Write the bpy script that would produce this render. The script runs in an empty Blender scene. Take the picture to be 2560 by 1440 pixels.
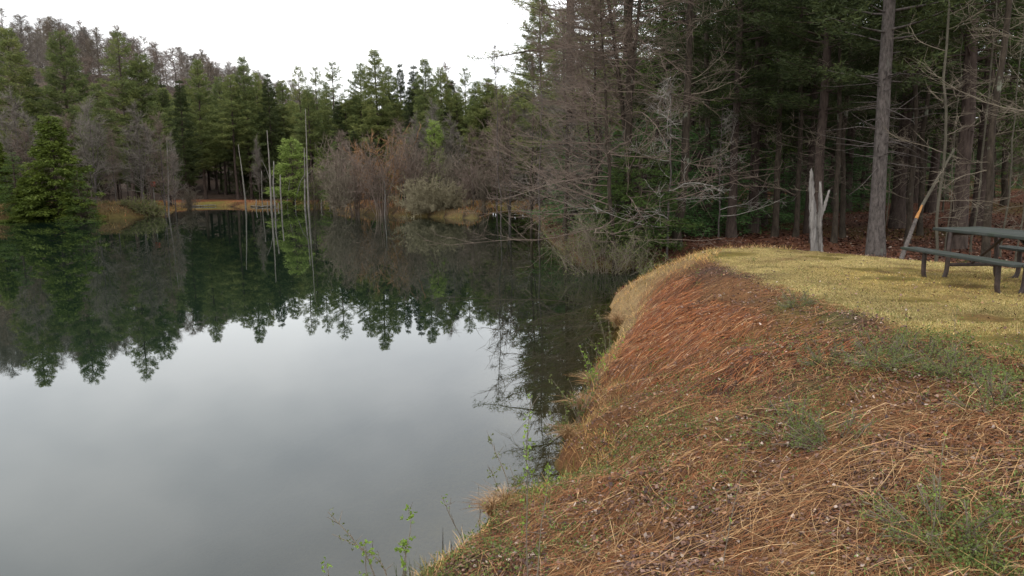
import bpy, math, random
import numpy as np
from mathutils import Matrix, Vector
R = math.radians
random.seed(7)
rng = np.random.default_rng(7)
scene = bpy.context.scene

# ------------------------------------------------------------ camera
F = 1800.0                      # focal length in photo pixels (photo 2560 x 1440)
PITCH, ROLL, CAMZ = R(8.5), R(0.6), 2.8
fwd = np.array([0, math.cos(PITCH), -math.sin(PITCH)])
r0 = np.array([1.0, 0, 0]); u0 = np.array([0, math.sin(PITCH), math.cos(PITCH)])
right = math.cos(ROLL)*r0 - math.sin(ROLL)*u0
up = math.sin(ROLL)*r0 + math.cos(ROLL)*u0
CAM = np.array([0, 0, CAMZ])
cd = bpy.data.cameras.new("camera"); cam = bpy.data.objects.new("camera", cd)
scene.collection.objects.link(cam)
cd.sensor_width = 36; cd.lens = F/2560*36; cd.clip_start = 0.05; cd.clip_end = 2000
M4 = Matrix(((right[0], up[0], -fwd[0], CAM[0]), (right[1], up[1], -fwd[1], CAM[1]),
             (right[2], up[2], -fwd[2], CAM[2]), (0, 0, 0, 1)))
cam.matrix_world = M4
scene.camera = cam

def ray(px, py):
    return fwd*F + right*(px-1280) + up*(720-py)
def onz(px, py, z=0.0):
    d = ray(px, py); return CAM + d*((z-CAM[2])/d[2])
def aty(px, py, Y):
    d = ray(px, py); return CAM + d*(Y/d[1])

# ------------------------------------------------------------ world and sun
w = bpy.data.worlds.new("World"); scene.world = w; w.use_nodes = True
nt = w.node_tree; nt.nodes.clear()
def N(t, typ, **kw):
    n = t.nodes.new(typ)
    for k, v in kw.items():
        if k in n.inputs: n.inputs[k].default_value = v
        else: setattr(n, k, v)
    return n
SUN_EL, SUN_AZ = R(48), R(215)
out = N(nt, 'ShaderNodeOutputWorld')
sky = N(nt, 'ShaderNodeTexSky'); sky.sky_type = 'NISHITA'; sky.sun_disc = False
sky.sun_elevation = SUN_EL; sky.sun_rotation = SUN_AZ; sky.dust_density = 3
bsky = N(nt, 'ShaderNodeBackground', Strength=0.1); nt.links.new(sky.outputs[0], bsky.inputs[0])
tc = N(nt, 'ShaderNodeTexCoord')
sep = N(nt, 'ShaderNodeSeparateXYZ'); nt.links.new(tc.outputs['Generated'], sep.inputs[0])
mp = N(nt, 'ShaderNodeMapping'); mp.inputs['Scale'].default_value = (1.0, 1.0, 1.7)
mp.inputs['Location'].default_value = (.35, .1, .2)
nt.links.new(tc.outputs['Generated'], mp.inputs[0])
cn = N(nt, 'ShaderNodeTexNoise', Scale=3.2, Detail=4.0, Roughness=.45); nt.links.new(mp.outputs[0], cn.inputs['Vector'])
cr = N(nt, 'ShaderNodeValToRGB')
cr.color_ramp.elements[0].position = .36; cr.color_ramp.elements[0].color = (.74, .76, .79, 1)
cr.color_ramp.elements[1].position = .62; cr.color_ramp.elements[1].color = (1, 1, 1, 1)
nt.links.new(cn.outputs[0], cr.inputs[0])
mr = N(nt, 'ShaderNodeMapRange'); mr.inputs['From Min'].default_value = 0; mr.inputs['From Max'].default_value = 1
mr.inputs['To Min'].default_value = 2.15; mr.inputs['To Max'].default_value = 2.75
nt.links.new(sep.outputs[2], mr.inputs[0])
bcl = N(nt, 'ShaderNodeBackground'); nt.links.new(cr.outputs[0], bcl.inputs[0]); nt.links.new(mr.outputs[0], bcl.inputs[1])
ms = N(nt, 'ShaderNodeMixShader', Fac=.88)
nt.links.new(bsky.outputs[0], ms.inputs[1]); nt.links.new(bcl.outputs[0], ms.inputs[2]); nt.links.new(ms.outputs[0], out.inputs[0])

sl = bpy.data.lights.new("sun", 'SUN'); sl.energy = 0.9; sl.angle = R(20); sl.color = (1, .95, .88)
so = bpy.data.objects.new("sun", sl); scene.collection.objects.link(so)
sd = Vector((math.sin(SUN_AZ)*math.cos(SUN_EL), math.cos(SUN_AZ)*math.cos(SUN_EL), math.sin(SUN_EL)))
so.rotation_euler = sd.to_track_quat('Z', 'Y').to_euler()
scene.view_settings.view_transform = 'Standard'; scene.view_settings.look = 'None'
scene.view_settings.exposure = 0.0; scene.view_settings.gamma = 1
cy = scene.cycles
cy.max_bounces = 6; cy.diffuse_bounces = 3; cy.glossy_bounces = 3; cy.transmission_bounces = 4; cy.transparent_max_bounces = 6
cy.caustics_reflective = False; cy.caustics_refractive = False

# ------------------------------------------------------------ helpers: objects
def tag(o, label=None, cat=None, group=None, kind=None):
    if label: o['label'] = label
    if cat: o['category'] = cat
    if group: o['group'] = group
    if kind: o['kind'] = kind
    return o
def link(o):
    scene.collection.objects.link(o); return o
def empty(name, loc, rz=0):
    o = link(bpy.data.objects.new(name, None)); o.location = loc; o.rotation_euler = (0, 0, rz); o.empty_display_size = .2
    return o
def obj(name, me, mat=None, parent=None, loc=None):
    if mat is not None and len(me.materials) == 0: me.materials.append(mat)
    o = link(bpy.data.objects.new(name, me))
    if parent is not None: o.parent = parent
    if loc is not None: o.location = loc
    return o
def mesh_np(name, V, Q=None, T=None, col=None, smooth=False):
    """V (n,3); Q (m,4) quads and or T (k,3) triangles; col (n,3) per-vertex colour"""
    me = bpy.data.meshes.new(name)
    V = np.asarray(V, np.float32)
    nq = 0 if Q is None else len(Q); ntt = 0 if T is None else len(T)
    me.vertices.add(len(V)); me.vertices.foreach_set('co', V.ravel())
    loops = np.concatenate(([np.asarray(Q).ravel()] if nq else []) + ([np.asarray(T).ravel()] if ntt else [])).astype(np.int32)
    starts = np.concatenate((np.arange(nq)*4, nq*4+np.arange(ntt)*3)).astype(np.int32)
    me.loops.add(len(loops)); me.loops.foreach_set('vertex_index', loops)
    me.polygons.add(nq+ntt); me.polygons.foreach_set('loop_start', starts)
    if smooth: me.polygons.foreach_set('use_smooth', np.ones(nq+ntt, bool))
    me.update(calc_edges=True)
    if col is not None:
        a = me.color_attributes.new('tint', 'FLOAT_COLOR', 'POINT')
        c4 = np.ones((len(V), 4), np.float32); c4[:, :3] = col
        a.data.foreach_set('color', c4.ravel())
    return me
class Acc:
    def __init__(s): s.V = []; s.Q = []; s.T = []; s.C = []; s.n = 0
    def add(s, V, Q=None, T=None, C=None):
        V = np.asarray(V, float).reshape(-1, 3)
        if len(V) == 0: return
        if Q is not None and len(Q): s.Q.append(np.asarray(Q)+s.n)
        if T is not None and len(T): s.T.append(np.asarray(T)+s.n)
        s.V.append(V); s.n += len(V)
        if C is not None: s.C.append(np.broadcast_to(C, (len(V), 3)))
    def mesh(s, name, smooth=False):
        return mesh_np(name, np.concatenate(s.V), np.concatenate(s.Q) if s.Q else None, np.concatenate(s.T) if s.T else None,
                       np.concatenate(s.C) if s.C else None, smooth)
def nrm(a): return a/np.maximum(np.linalg.norm(a, axis=-1, keepdims=True), 1e-9)
def tubes(P, rad, k=5, cap=True):
    """batched tubes: P (M,N,3), rad (M,N)"""
    P = np.asarray(P, float); rad = np.asarray(rad, float)
    if P.ndim == 2: P = P[None]; rad = rad[None]
    M, n, _ = P.shape
    T = np.gradient(P, axis=1); T = nrm(T)
    ref = np.where(np.abs(T[:, :1, 2:3]) > .8, np.array([1., 0, 0]), np.array([0, 0, 1.]))
    ref = np.broadcast_to(ref, T.shape)
    A = nrm(np.cross(T, ref)); B = np.cross(T, A)
    th = np.arange(k)/k*2*math.pi
    V = P[:, :, None] + rad[:, :, None, None]*(A[:, :, None]*np.cos(th)[None, None, :, None] + B[:, :, None]*np.sin(th)[None, None, :, None])
    i = np.arange(M)[:, None, None]*n*k + np.arange(n-1)[None, :, None]*k
    j = np.arange(k)[None, None]; j2 = (j+1) % k
    Q = np.stack([i+j, i+j2, i+k+j2, i+k+j], -1).reshape(-1, 4)
    return V.reshape(-1, 3), Q
def ribbons(P, wid, side):
    """flat strips: P (M,N,3), wid (M,N), side (M,3)"""
    M, n, _ = P.shape
    S = side[:, None]*wid[:, :, None]*.5
    V = np.stack([P-S, P+S], 2).reshape(-1, 3)
    i = (np.arange(M)[:, None]*n + np.arange(n-1)[None])*2
    Q = np.stack([i, i+1, i+3, i+2], -1).reshape(-1, 4)
    return V, Q
def rdir(n, g=rng): return nrm(g.normal(size=(n, 3)))
def blades(C, D, L, W, g=rng):
    """one thin triangle per row: base C, direction D, length L, width W"""
    S = nrm(np.cross(D, rdir(len(C), g)))*np.asarray(W)[:, None]*.5
    V = np.stack([C-S, C+S, C+D*np.asarray(L)[:, None]], 1).reshape(-1, 3)
    return V, np.arange(len(C)*3).reshape(-1, 3)
def leafq(C, D, L, W, g=rng):
    """diamond leaf: 4 verts"""
    S = nrm(np.cross(D, rdir(len(C), g)))*np.asarray(W)[:, None]*.5
    Lc = np.asarray(L)[:, None]
    V = np.stack([C, C+D*Lc*.45-S, C+D*Lc, C+D*Lc*.45+S], 1).reshape(-1, 3)
    return V, np.arange(len(C)*4).reshape(-1, 4)
def boxv(cx, cy_, cz, sx, sy, sz, rot=None, bev=.0):
    """bevelled box, returned as V, Q, T"""
    import bmesh
    bm = bmesh.new(); bmesh.ops.create_cube(bm, size=1)
    for v in bm.verts: v.co = Vector((v.co.x*sx, v.co.y*sy, v.co.z*sz))
    if bev: bmesh.ops.bevel(bm, geom=bm.edges[:], offset=bev, segments=2, affect='EDGES', profile=.5)
    V = np.array([v.co[:] for v in bm.verts]); Q = [[v.index for v in f.verts] for f in bm.faces if len(f.verts) == 4]
    T = [[v.index for v in f.verts] for f in bm.faces if len(f.verts) == 3]
    bm.free()
    if rot is not None: V = V @ np.array(rot).T
    return V+np.array([cx, cy_, cz]), np.array(Q), (np.array(T) if T else None)

# ------------------------------------------------------------ materials
def mat_base(name, rough=.9, spec=.2):
    m = bpy.data.materials.new(name); m.use_nodes = True
    t = m.node_tree; b = t.nodes['Principled BSDF']
    b.inputs['Roughness'].default_value = rough; b.inputs['Specular IOR Level'].default_value = spec
    return m, t, b
def ramp(t, stops):
    r = t.nodes.new('ShaderNodeValToRGB'); e = r.color_ramp.elements
    e[0].position, e[0].color = stops[0][0], (*stops[0][1], 1)
    e[1].position, e[1].color = stops[-1][0], (*stops[-1][1], 1)
    for p, c in stops[1:-1]:
        x = e.new(p); x.color = (*c, 1)
    return r
def mix(t, a, b, fac, typ='MIX'):
    n = t.nodes.new('ShaderNodeMix'); n.data_type = 'RGBA'; n.blend_type = typ
    for s, v in ((n.inputs[0], fac), (n.inputs[6], a), (n.inputs[7], b)):
        if isinstance(v, (int, float)): s.default_value = v
        elif isinstance(v, tuple): s.default_value = (*v, 1)
        else: t.links.new(v, s)
    return n.outputs[2]
def noise(t, scale, detail=4, rough=.6, vec=None, sc=None):
    n = t.nodes.new('ShaderNodeTexNoise'); n.inputs['Scale'].default_value = scale
    n.inputs['Detail'].default_value = detail; n.inputs['Roughness'].default_value = rough
    if vec is not None:
        if sc is not None:
            mpp = t.nodes.new('ShaderNodeMapping'); mpp.inputs['Scale'].default_value = sc
            t.links.new(vec, mpp.inputs[0]); vec = mpp.outputs[0]
        t.links.new(vec, n.inputs['Vector'])
    return n
def foliage(name, stops, trans=.25, clump=.6, rough=.75):
    m, t, b = mat_base(name, rough, .25)
    g = t.nodes.new('ShaderNodeNewGeometry'); oi = t.nodes.new('ShaderNodeObjectInfo'); tcx = t.nodes.new('ShaderNodeTexCoord')
    r = ramp(t, stops)
    n = noise(t, clump, 2, .5, tcx.outputs['Object'])
    a = t.nodes.new('ShaderNodeMath'); a.operation = 'MULTIPLY'; a.inputs[1].default_value = .4; t.links.new(g.outputs['Random Per Island'], a.inputs[0])
    c = t.nodes.new('ShaderNodeMath'); c.operation = 'MULTIPLY_ADD'; c.inputs[1].default_value = 1.0; t.links.new(n.outputs[0], c.inputs[0]); t.links.new(a.outputs[0], c.inputs[2])
    d = t.nodes.new('ShaderNodeMath'); d.operation = 'MULTIPLY_ADD'; d.inputs[1].default_value = .25; t.links.new(oi.outputs['Random'], d.inputs[0]); t.links.new(c.outputs[0], d.inputs[2])
    s = t.nodes.new('ShaderNodeMath'); s.operation = 'SUBTRACT'; s.inputs[1].default_value = .33; t.links.new(d.outputs[0], s.inputs[0])
    t.links.new(s.outputs[0], r.inputs[0]); t.links.new(r.outputs[0], b.inputs['Base Color'])
    if trans:
        tr = t.nodes.new('ShaderNodeBsdfTranslucent'); t.links.new(r.outputs[0], tr.inputs[0])
        mx = t.nodes.new('ShaderNodeMixShader'); mx.inputs[0].default_value = trans
        t.links.new(b.outputs[0], mx.inputs[1]); t.links.new(tr.outputs[0], mx.inputs[2])
        t.links.new(mx.outputs[0], t.nodes['Material Output'].inputs[0])
    return m
def bark(name, dark, light, scale=8, zs=.25, bump=.6, lichen=None, lf=.55):
    m, t, b = mat_base(name, .95, .1)
    tcx = t.nodes.new('ShaderNodeTexCoord')
    n = noise(t, scale, 6, .7, tcx.outputs['Object'], (1, 1, zs))
    r = ramp(t, [(.3, dark), (.7, light)]); t.links.new(n.outputs[0], r.inputs[0]); c = r.outputs[0]
    if lichen:
        n2 = noise(t, 3.2, 5, .65, tcx.outputs['Object'], (1, 1, .6))
        r2 = ramp(t, [(lf, (0, 0, 0)), (lf+.1, (1, 1, 1))]); t.links.new(n2.outputs[0], r2.inputs[0])
        c = mix(t, c, lichen, r2.outputs[0])
    t.links.new(c, b.inputs['Base Color'])
    bp = t.nodes.new('ShaderNodeBump'); bp.inputs['Strength'].default_value = bump; bp.inputs['Distance'].default_value = .03
    t.links.new(n.outputs[0], bp.inputs['Height']); t.links.new(bp.outputs[0], b.inputs['Normal'])
    return m
def tinted(name, rough=.9, var=.35, trans=0.0):
    """base colour carried per strand, with small random variation"""
    m, t, b = mat_base(name, rough, .15)
    at = t.nodes.new('ShaderNodeVertexColor'); at.layer_name = 'tint'
    t.links.new(at.outputs[0], b.inputs['Base Color'])
    if trans:
        tr = t.nodes.new('ShaderNodeBsdfTranslucent'); t.links.new(at.outputs[0], tr.inputs[0])
        mx = t.nodes.new('ShaderNodeMixShader'); mx.inputs[0].default_value = trans
        t.links.new(b.outputs[0], mx.inputs[1]); t.links.new(tr.outputs[0], mx.inputs[2])
        t.links.new(mx.outputs[0], t.nodes['Material Output'].inputs[0])
    return m
MT = {}
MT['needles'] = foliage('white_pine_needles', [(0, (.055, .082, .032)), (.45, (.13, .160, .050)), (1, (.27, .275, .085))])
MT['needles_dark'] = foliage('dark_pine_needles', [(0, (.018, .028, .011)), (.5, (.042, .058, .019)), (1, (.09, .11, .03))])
MT['needles_bright'] = foliage('young_pine_needles', [(0, (.10, .15, .035)), (.5, (.19, .26, .06)), (1, (.30, .36, .10))])
MT['hemlock'] = foliage('hemlock_needles', [(0, (.03, .06, .014)), (.5, (.068, .112, .022)), (1, (.13, .18, .035))])
MT['hemlock_olive'] = foliage('olive_hemlock_needles', [(0, (.035, .055, .008)), (.5, (.075, .105, .014)), (1, (.13, .16, .022))])
MT['understory'] = foliage('understory_needles', [(0, (.028, .065, .02)), (.5, (.06, .13, .038)), (1, (.12, .21, .06))])
MT['hemlock_green'] = foliage('green_hemlock_needles', [(0, (.03, .055, .012)), (.5, (.065, .105, .022)), (1, (.12, .165, .04))])
MT['young_leaf'] = foliage('young_leaves', [(0, (.13, .20, .03)), (.5, (.2, .3, .05)), (1, (.32, .42, .09))], .35, 3)
MT['olive_leaf'] = foliage('opening_leaves', [(0, (.08, .095, .03)), (.5, (.13, .15, .045)), (1, (.20, .22, .07))], .3, 2)
MT['bark_pine'] = bark('pine_bark', (.025, .018, .015), (.095, .072, .06), 9, .3)
MT['bark_gray'] = bark('grey_bark', (.032, .027, .025), (.15, .13, .118), 16, .35, 1.0, (.12, .12, .10), .6)
MT['bark_red'] = bark('reddish_bark', (.06, .035, .025), (.20, .13, .10), 12, .3)
MT['bark_dark'] = bark('dark_bark', (.018, .014, .011), (.075, .06, .045), 10, .35, .7, (.16, .17, .13), .6)
MT['bark_lichen'] = bark('lichen_bark', (.045, .04, .03), (.11, .10, .075), 8, .4, .4, (.17, .17, .12), .6)
MT['bark_snag'] = bark('weathered_wood', (.10, .088, .075), (.30, .28, .25), 10, .12, .7)
MT['snag_pale'] = bark('bleached_wood', (.06, .053, .047), (.33, .31, .285), 12, .12, .8, (.07, .06, .05), .55)
MT['twig_pink'] = foliage('reddish_twigs', [(0, (.09, .064, .05)), (.5, (.16, .12, .095)), (1, (.25, .20, .165))], 0, 1.5, .9)
MT['twig_gray'] = foliage('grey_twigs', [(0, (.075, .063, .053)), (.5, (.145, .125, .105)), (1, (.25, .225, .195))], 0, 1.5, .9)
MT['twig_silver'] = foliage('silvery_twigs', [(0, (.16, .145, .125)), (.5, (.26, .24, .21)), (1, (.38, .36, .33))], 0, 1.5, .9)
MT['twig_brown'] = foliage('brown_twigs', [(0, (.07, .056, .04)), (.5, (.145, .12, .088)), (1, (.24, .205, .155))], 0, 1.5, .9)
MT['twig_orange'] = foliage('orange_twigs', [(0, (.12, .06, .035)), (.5, (.22, .12, .06)), (1, (.34, .2, .1))], 0, 1.5, .9)
MT['twig_olive'] = foliage('olive_twigs', [(0, (.10, .085, .05)), (.5, (.185, .16, .10)), (1, (.29, .26, .165))], 0, 1.5, .9)
MT['straw'] = tinted('dry_stalks', .8)
MT['leaf'] = tinted('dead_leaves', .85)
MT['green'] = tinted('fresh_leaves', .6, trans=.3)

# ------------------------------------------------------------ pond outline (world metres, water level z = 0)
def P2(px, py): p = onz(px, py, 0); return (p[0], p[1])
pond = [(-12, -14), (-5, -4), (-2.6, .4), (-1.4, 3.0), P2(1040, 1440), P2(1150, 1395), P2(1200, 1345), P2(1225, 1300), P2(1290, 1285), P2(1390, 1250),
        P2(1425, 1190), P2(1390, 1150), P2(1440, 1080), P2(1465, 1010), P2(1470, 950), P2(1500, 900), P2(1545, 865), P2(1548, 825), P2(1525, 790),
        P2(1540, 745), (2.9, 16.6), (3.6, 17.9), (5.0, 19.0), (7.0, 19.6), (8.4, 20.6), (8.2, 22.2), P2(1745, 662), P2(1650, 664), P2(1560, 668), P2(1480, 664),
        P2(1430, 650), P2(1400, 625), P2(1365, 592), P2(1345, 560), P2(1325, 535), P2(1290, 521), P2(1245, 519), P2(1222, 530), P2(1205, 544), P2(1190, 546), P2(1120, 544), P2(1050, 541), P2(1000, 540), P2(930, 537), P2(860, 534), P2(838, 530),
        P2(850, 521), P2(835, 515), P2(780, 515), P2(700, 517), P2(600, 517), P2(520, 515), P2(450, 518), P2(425, 528), P2(418, 537),
        P2(380, 541), P2(300, 545), P2(200, 549), P2(100, 552), P2(0, 556), (-52, 42), (-70, 20), (-60, -30), (-30, -40)]
lawn = [P for P in [(4.8, -6), (4.7, 3), (4.45, 5), (4.15, 6.6), (3.85, 9.0), (3.8, 11.5), (4.0, 13.6), (4.6, 15.3), (5.5, 15.6), (6.3, 14.6), (7.4, 13.3), (8.4, 12.2), (9.6, 11.0), (11, 9), (12, 4), (12, -8)]]
def sdist(poly, x, y):
    """positive outside"""
    poly = np.asarray(poly); n = len(poly); d = np.full(x.shape, 1e9); ins = np.zeros(x.shape, bool)
    for i in range(n):
        a = poly[i]; b = poly[(i+1) % n]; e = b-a
        tt = np.clip(((x-a[0])*e[0]+(y-a[1])*e[1])/(e@e), 0, 1)
        d = np.minimum(d, np.hypot(x-a[0]-tt*e[0], y-a[1]-tt*e[1]))
        c = ((a[1] > y) != (b[1] > y))
        if e[1] != 0: ins ^= c & (x < e[0]*(y-a[1])/e[1]+a[0])
    return np.where(ins, -d, d)
def vnoise(x, y, s, seed=0):
    """smooth value noise in [-1, 1]"""
    x = x/s+seed*17.3; y = y/s+seed*9.1
    xi = np.floor(x); yi = np.floor(y); fx = x-xi; fy = y-yi
    def h(a, b):
        v = np.sin(a*127.1+b*311.7+seed*74.7)*43758.5453; return v-np.floor(v)
    fx = fx*fx*(3-2*fx); fy = fy*fy*(3-2*fy)
    return 2*((h(xi, yi)*(1-fx)+h(xi+1, yi)*fx)*(1-fy)+(h(xi, yi+1)*(1-fx)+h(xi+1, yi+1)*fx)*fy)-1
def sstep(a, b, x):
    t_ = np.clip((x-a)/(b-a), 0, 1); return t_*t_*(3-2*t_)
LZ = 1.25
def terr(x, y, full=False):
    x = np.asarray(x, float); y = np.asarray(y, float)
    ds = sdist(pond, x, y)
    ds = ds + .12*vnoise(x, y, .7, 3)*sstep(40, 10, np.hypot(x, y)) + .05*vnoise(x, y, .22, 4)*sstep(20, 8, np.hypot(x, y))
    dl = np.maximum(sdist(lawn, x, y), 0)
    dd = np.maximum(ds, 0)
    far = np.hypot(x, y)
    zf = .45*(1-np.exp(-dd/1.2)) + .12*sstep(1, 6, dd)*vnoise(x, y, 5, 1) + .006*np.maximum(dd-4, 0)
    # forest floor rises on the right, hill behind the left shore
    zf = zf + 1.0*sstep(26, 60, y)*sstep(5, 22, x) + .02*np.maximum(y-60, 0)*sstep(0, 40, x)
    hill = 26.5*sstep(72, 215, y+.30*np.maximum(-x, 0))*sstep(-14, -125, x) + 7*sstep(110, 240, y)*sstep(60, -30, x) + 7*sstep(50, 120, y)*sstep(5, 40, x)
    zf = zf + hill*sstep(0, 30, dd)
    zf = zf + (.5*sstep(-24, -30, x)+.15)*sstep(.1, 1.0, dd)*sstep(50, 54, y)*sstep(66, 63, y)*sstep(6, 0, x)
    g = np.clip(1-dl/np.minimum(dl+dd+1e-6, 4.6), 0, 1)
    g = np.where(x < 4.8, g, np.clip(1-dl/np.minimum(dl+dd+1e-6, 2.6), 0, 1))
    g = np.sin(g*math.pi/2)**1.28
    lz = 1.16-.016*np.clip(x-4.5, 0, 6)
    z = np.where(dd > 0, zf*(1-g)+lz*g, 0)
    z = z + (.05*vnoise(x, y, .9, 5)+.04*vnoise(x, y, .38, 6)+.03*vnoise(x, y, .17, 7))*sstep(0, .5, dd)*sstep(18, 14, y)*(.25+.75*sstep(0, .7, dl))
    z = z + .14*sstep(0, .12, dd)                     # small cut edge above the water
    under = -np.minimum(.10+.22*np.maximum(-ds, 0)+.02*np.maximum(-ds, 0)**2, 3.0)
    z = np.where(ds < 0, np.maximum(under, -3)*sstep(0, .15, -ds)+.0, z)
    if full: return z, ds, dl
    return z
def tz(x, y): return float(terr(np.array([x]), np.array([y]))[0])

# ------------------------------------------------------------ ground
def axis(lo, hi, c0, c1, fine, growth=1.07):
    a = list(np.arange(c0, c1+1e-6, fine)); s = fine
    while a[-1] < hi: s *= growth; a.append(a[-1]+s)
    s = fine; b = [c0]
    while b[-1] > lo: s *= growth; b.append(b[-1]-s)
    return np.array(sorted(b[1:])+a)
gx = axis(-420, 420, -2, 8, .06, 1.045); gy = axis(-60, 520, 2, 16.5, .06, 1.03)
GX, GY = np.meshgrid(gx, gy)
GZ, DS, DL = terr(GX.ravel(), GY.ravel(), True)
X, Y = GX.ravel(), GY.ravel()
nx, ny = len(gx), len(gy)
ii = (np.arange(ny-1)[:, None]*nx+np.arange(nx-1)[None]).ravel()
GQ = np.stack([ii, ii+1, ii+nx+1, ii+nx], -1)

MOSS = [(onz(px, py, 1.1), rx, ry) for px, py, rx, ry in [(2090, 650, .75, .45), (2150, 699, .32, .16), (2265, 701, .36, .14), (2235, 728, .5, .16), (2330, 660, .6, .4), (2060, 668, .35, .2), (2420, 745, .5, .15), (2300, 790, .4, .1), (1960, 640, .5, .5), (2480, 840, .4, .1), (2540, 905, .5, .14)]]
def mossy(x, y):
    m = np.zeros(np.shape(x))
    for c_, rx, ry in MOSS: m = np.maximum(m, sstep(1.25, .55, np.sqrt(((x-c_[0])/rx)**2+((y-c_[1])/(ry*2.2))**2)+.45*vnoise(x, y, .18, 91)))
    return np.maximum(m, sstep(.35, .6, vnoise(x, y, 3.1, 13)*.7+vnoise(x, y, 1.3, 11)*.5))
def zones(x, y, ds, dl):
    """albedo of the ground cover, by place"""
    def c(*a): return np.array(a)
    n1 = vnoise(x, y, 1.3, 11); n2 = vnoise(x, y, .45, 12); n3 = vnoise(x, y, 3.1, 13)
    straw = c(.12, .060, .028); litter = c(.055, .032, .024); needle = c(.18, .062, .021); tan = c(.22, .15, .075)
    grass = c(.28, .215, .085); moss = c(.105, .08, .018); forest = c(.105, .045, .026); green = c(.10, .11, .03); mud = c(.085, .07, .035)
    def L(a, b, f): return a*(1-f[:, None])+b*f[:, None]
    col = np.broadcast_to(forest, (len(x), 3)).copy()
    col = L(col, litter*.8, sstep(0, .6, n1)*.6)
    col = L(col, moss*.7, sstep(.35, .8, n3+.2*n2)*.7)
    col = L(col, c(.052, .036, .027)*(1+.3*n1[:, None]), sstep(62, 70, y))
    col = L(col, c(.075, .052, .03), sstep(30, 36, y)*sstep(66, 62, y)*sstep(8, 4, x))
    # near bank slope
    bank = sstep(18.5, 16, y)*sstep(4.9, 4.4, x)
    s = L(np.broadcast_to(straw, col.shape), litter, sstep(-.2, .5, n1+.5*n2))
    s = L(s, green, sstep(.2, .7, n3+.4*n2)*.5)
    ndl = sstep(6.8, 9.4, y+1.2*n1+.6*n2)*sstep(14.0, 12.6, y+.4*n1)*sstep(.55, 1.0, ds+.3*n2)*sstep(.7, 1.5, dl+.4*n1+.3*n2)*(.6+.4*sstep(-.5, .3, n2+.5*n3))
    s = L(s, needle, ndl)
    s = L(s, tan, sstep(.75, .35, ds+.2*n2)*sstep(8.5, 11.5, y)+sstep(12.9, 13.8, y+.4*n2)*.8*(1-sstep(.75, .35, ds+.2*n2)*sstep(8.5, 11.5, y)))
    col = L(col, s, bank)
    onl = sstep(.25, -.05, dl+.25*n2*.6)
    g = L(np.broadcast_to(grass, col.shape), moss, mossy(x, y)*.9)
    g = L(g, litter*1.2, sstep(.55, .8, n2*.6+n1*.5)*.5)
    col = L(col, g, onl)
    col = L(col, grass*np.array([.75, .85, .8]), (1-onl)*sstep(1.1, .2, dl)*sstep(14, 15.4, y)*.8)
    # marshy edge of the far shore
    marsh = sstep(2.6, 1.2, ds+.8*n1)*sstep(50, 56, y)*sstep(3, -3, x)*(.12+.88*sstep(68, 72, y))
    col = L(col, L(np.broadcast_to(c(.22, .12, .05), col.shape), c(.17, .15, .04), sstep(-.2, .4, n3)), marsh)
    redm = sstep(1.5, 2.6, ds)*sstep(7, 4, ds)*sstep(75, 80, y)*sstep(0, -5, x)
    col = L(col, c(.22, .085, .04), redm)
    col = L(col, c(.03, .02, .014), sstep(.35, .1, ds)*sstep(50, 54, y))
    bed = c(.13, .105, .035)
    col = np.where((ds < 0)[:, None], bed*(.75+.25*n1[:, None]), col)
    col = np.where((ds < -4)[:, None], bed*.5, col)
    return np.clip(col, 0.004, .8), n2
GC, _ = zones(X, Y, DS, DL)
gme = mesh_np('ground', np.stack([X, Y, GZ], -1), GQ, None, GC, True)
m, t, b = mat_base('ground_cover', .95, .1)
at = t.nodes.new('ShaderNodeVertexColor'); at.layer_name = 'tint'; tcx = t.nodes.new('ShaderNodeTexCoord')
n = noise(t, 26, 8, .75, tcx.outputs['Object'])
r = ramp(t, [(.28, (.35, .33, .32)), (.5, (.95, .95, .95)), (.72, (1.55, 1.5, 1.4))]); t.links.new(n.outputs[0], r.inputs[0])
n2 = noise(t, 3.1, 5, .6, tcx.outputs['Object']); r2 = ramp(t, [(.3, (.7, .68, .68)), (.7, (1.2, 1.2, 1.15))]); t.links.new(n2.outputs[0], r2.inputs[0])
c1 = mix(t, at.outputs[0], r.outputs[0], 1.0, 'MULTIPLY'); c2 = mix(t, c1, r2.outputs[0], 1.0, 'MULTIPLY')
t.links.new(c2, b.inputs['Base Color'])
bp = t.nodes.new('ShaderNodeBump'); bp.inputs['Strength'].default_value = .8; bp.inputs['Distance'].default_value = .03
t.links.new(n.outputs[0], bp.inputs['Height']); t.links.new(bp.outputs[0], b.inputs['Normal'])
tag(obj('ground', gme, m), kind='structure')

# ------------------------------------------------------------ water
wx = axis(-75, 12, -3, 9, .15, 1.06); wy = axis(-42, 92, 2, 20, .15, 1.05)
WX, WY = np.meshgrid(wx, wy); wnx, wny = len(wx), len(wy)
wd = -terr(WX.ravel(), WY.ravel()); _, wds, _ = terr(WX.ravel(), WY.ravel(), True)
ii = (np.arange(wny-1)[:, None]*wnx+np.arange(wnx-1)[None]).ravel()
WQ = np.stack([ii, ii+1, ii+wnx+1, ii+wnx], -1)
keep = (wds[WQ].min(axis=1) < .35)
murk = np.clip(1-np.exp(-np.clip(wd, 0, 5)*1.5), 0, 1)
wme = mesh_np('water', np.stack([WX.ravel(), WY.ravel(), np.zeros(WX.size)], -1), WQ[keep], None, np.stack([murk]*3, -1), True)
m = bpy.data.materials.new('pond_water'); m.use_nodes = True; t = m.node_tree; t.nodes.clear()
o_ = N(t, 'ShaderNodeOutputMaterial'); gl = N(t, 'ShaderNodeBsdfGlossy', Roughness=.012); gl.inputs['Color'].default_value = (.97, .99, 1, 1)
body = N(t, 'ShaderNodeBsdfDiffuse'); body.inputs['Color'].default_value = (.006, .013, .008, 1)
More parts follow.
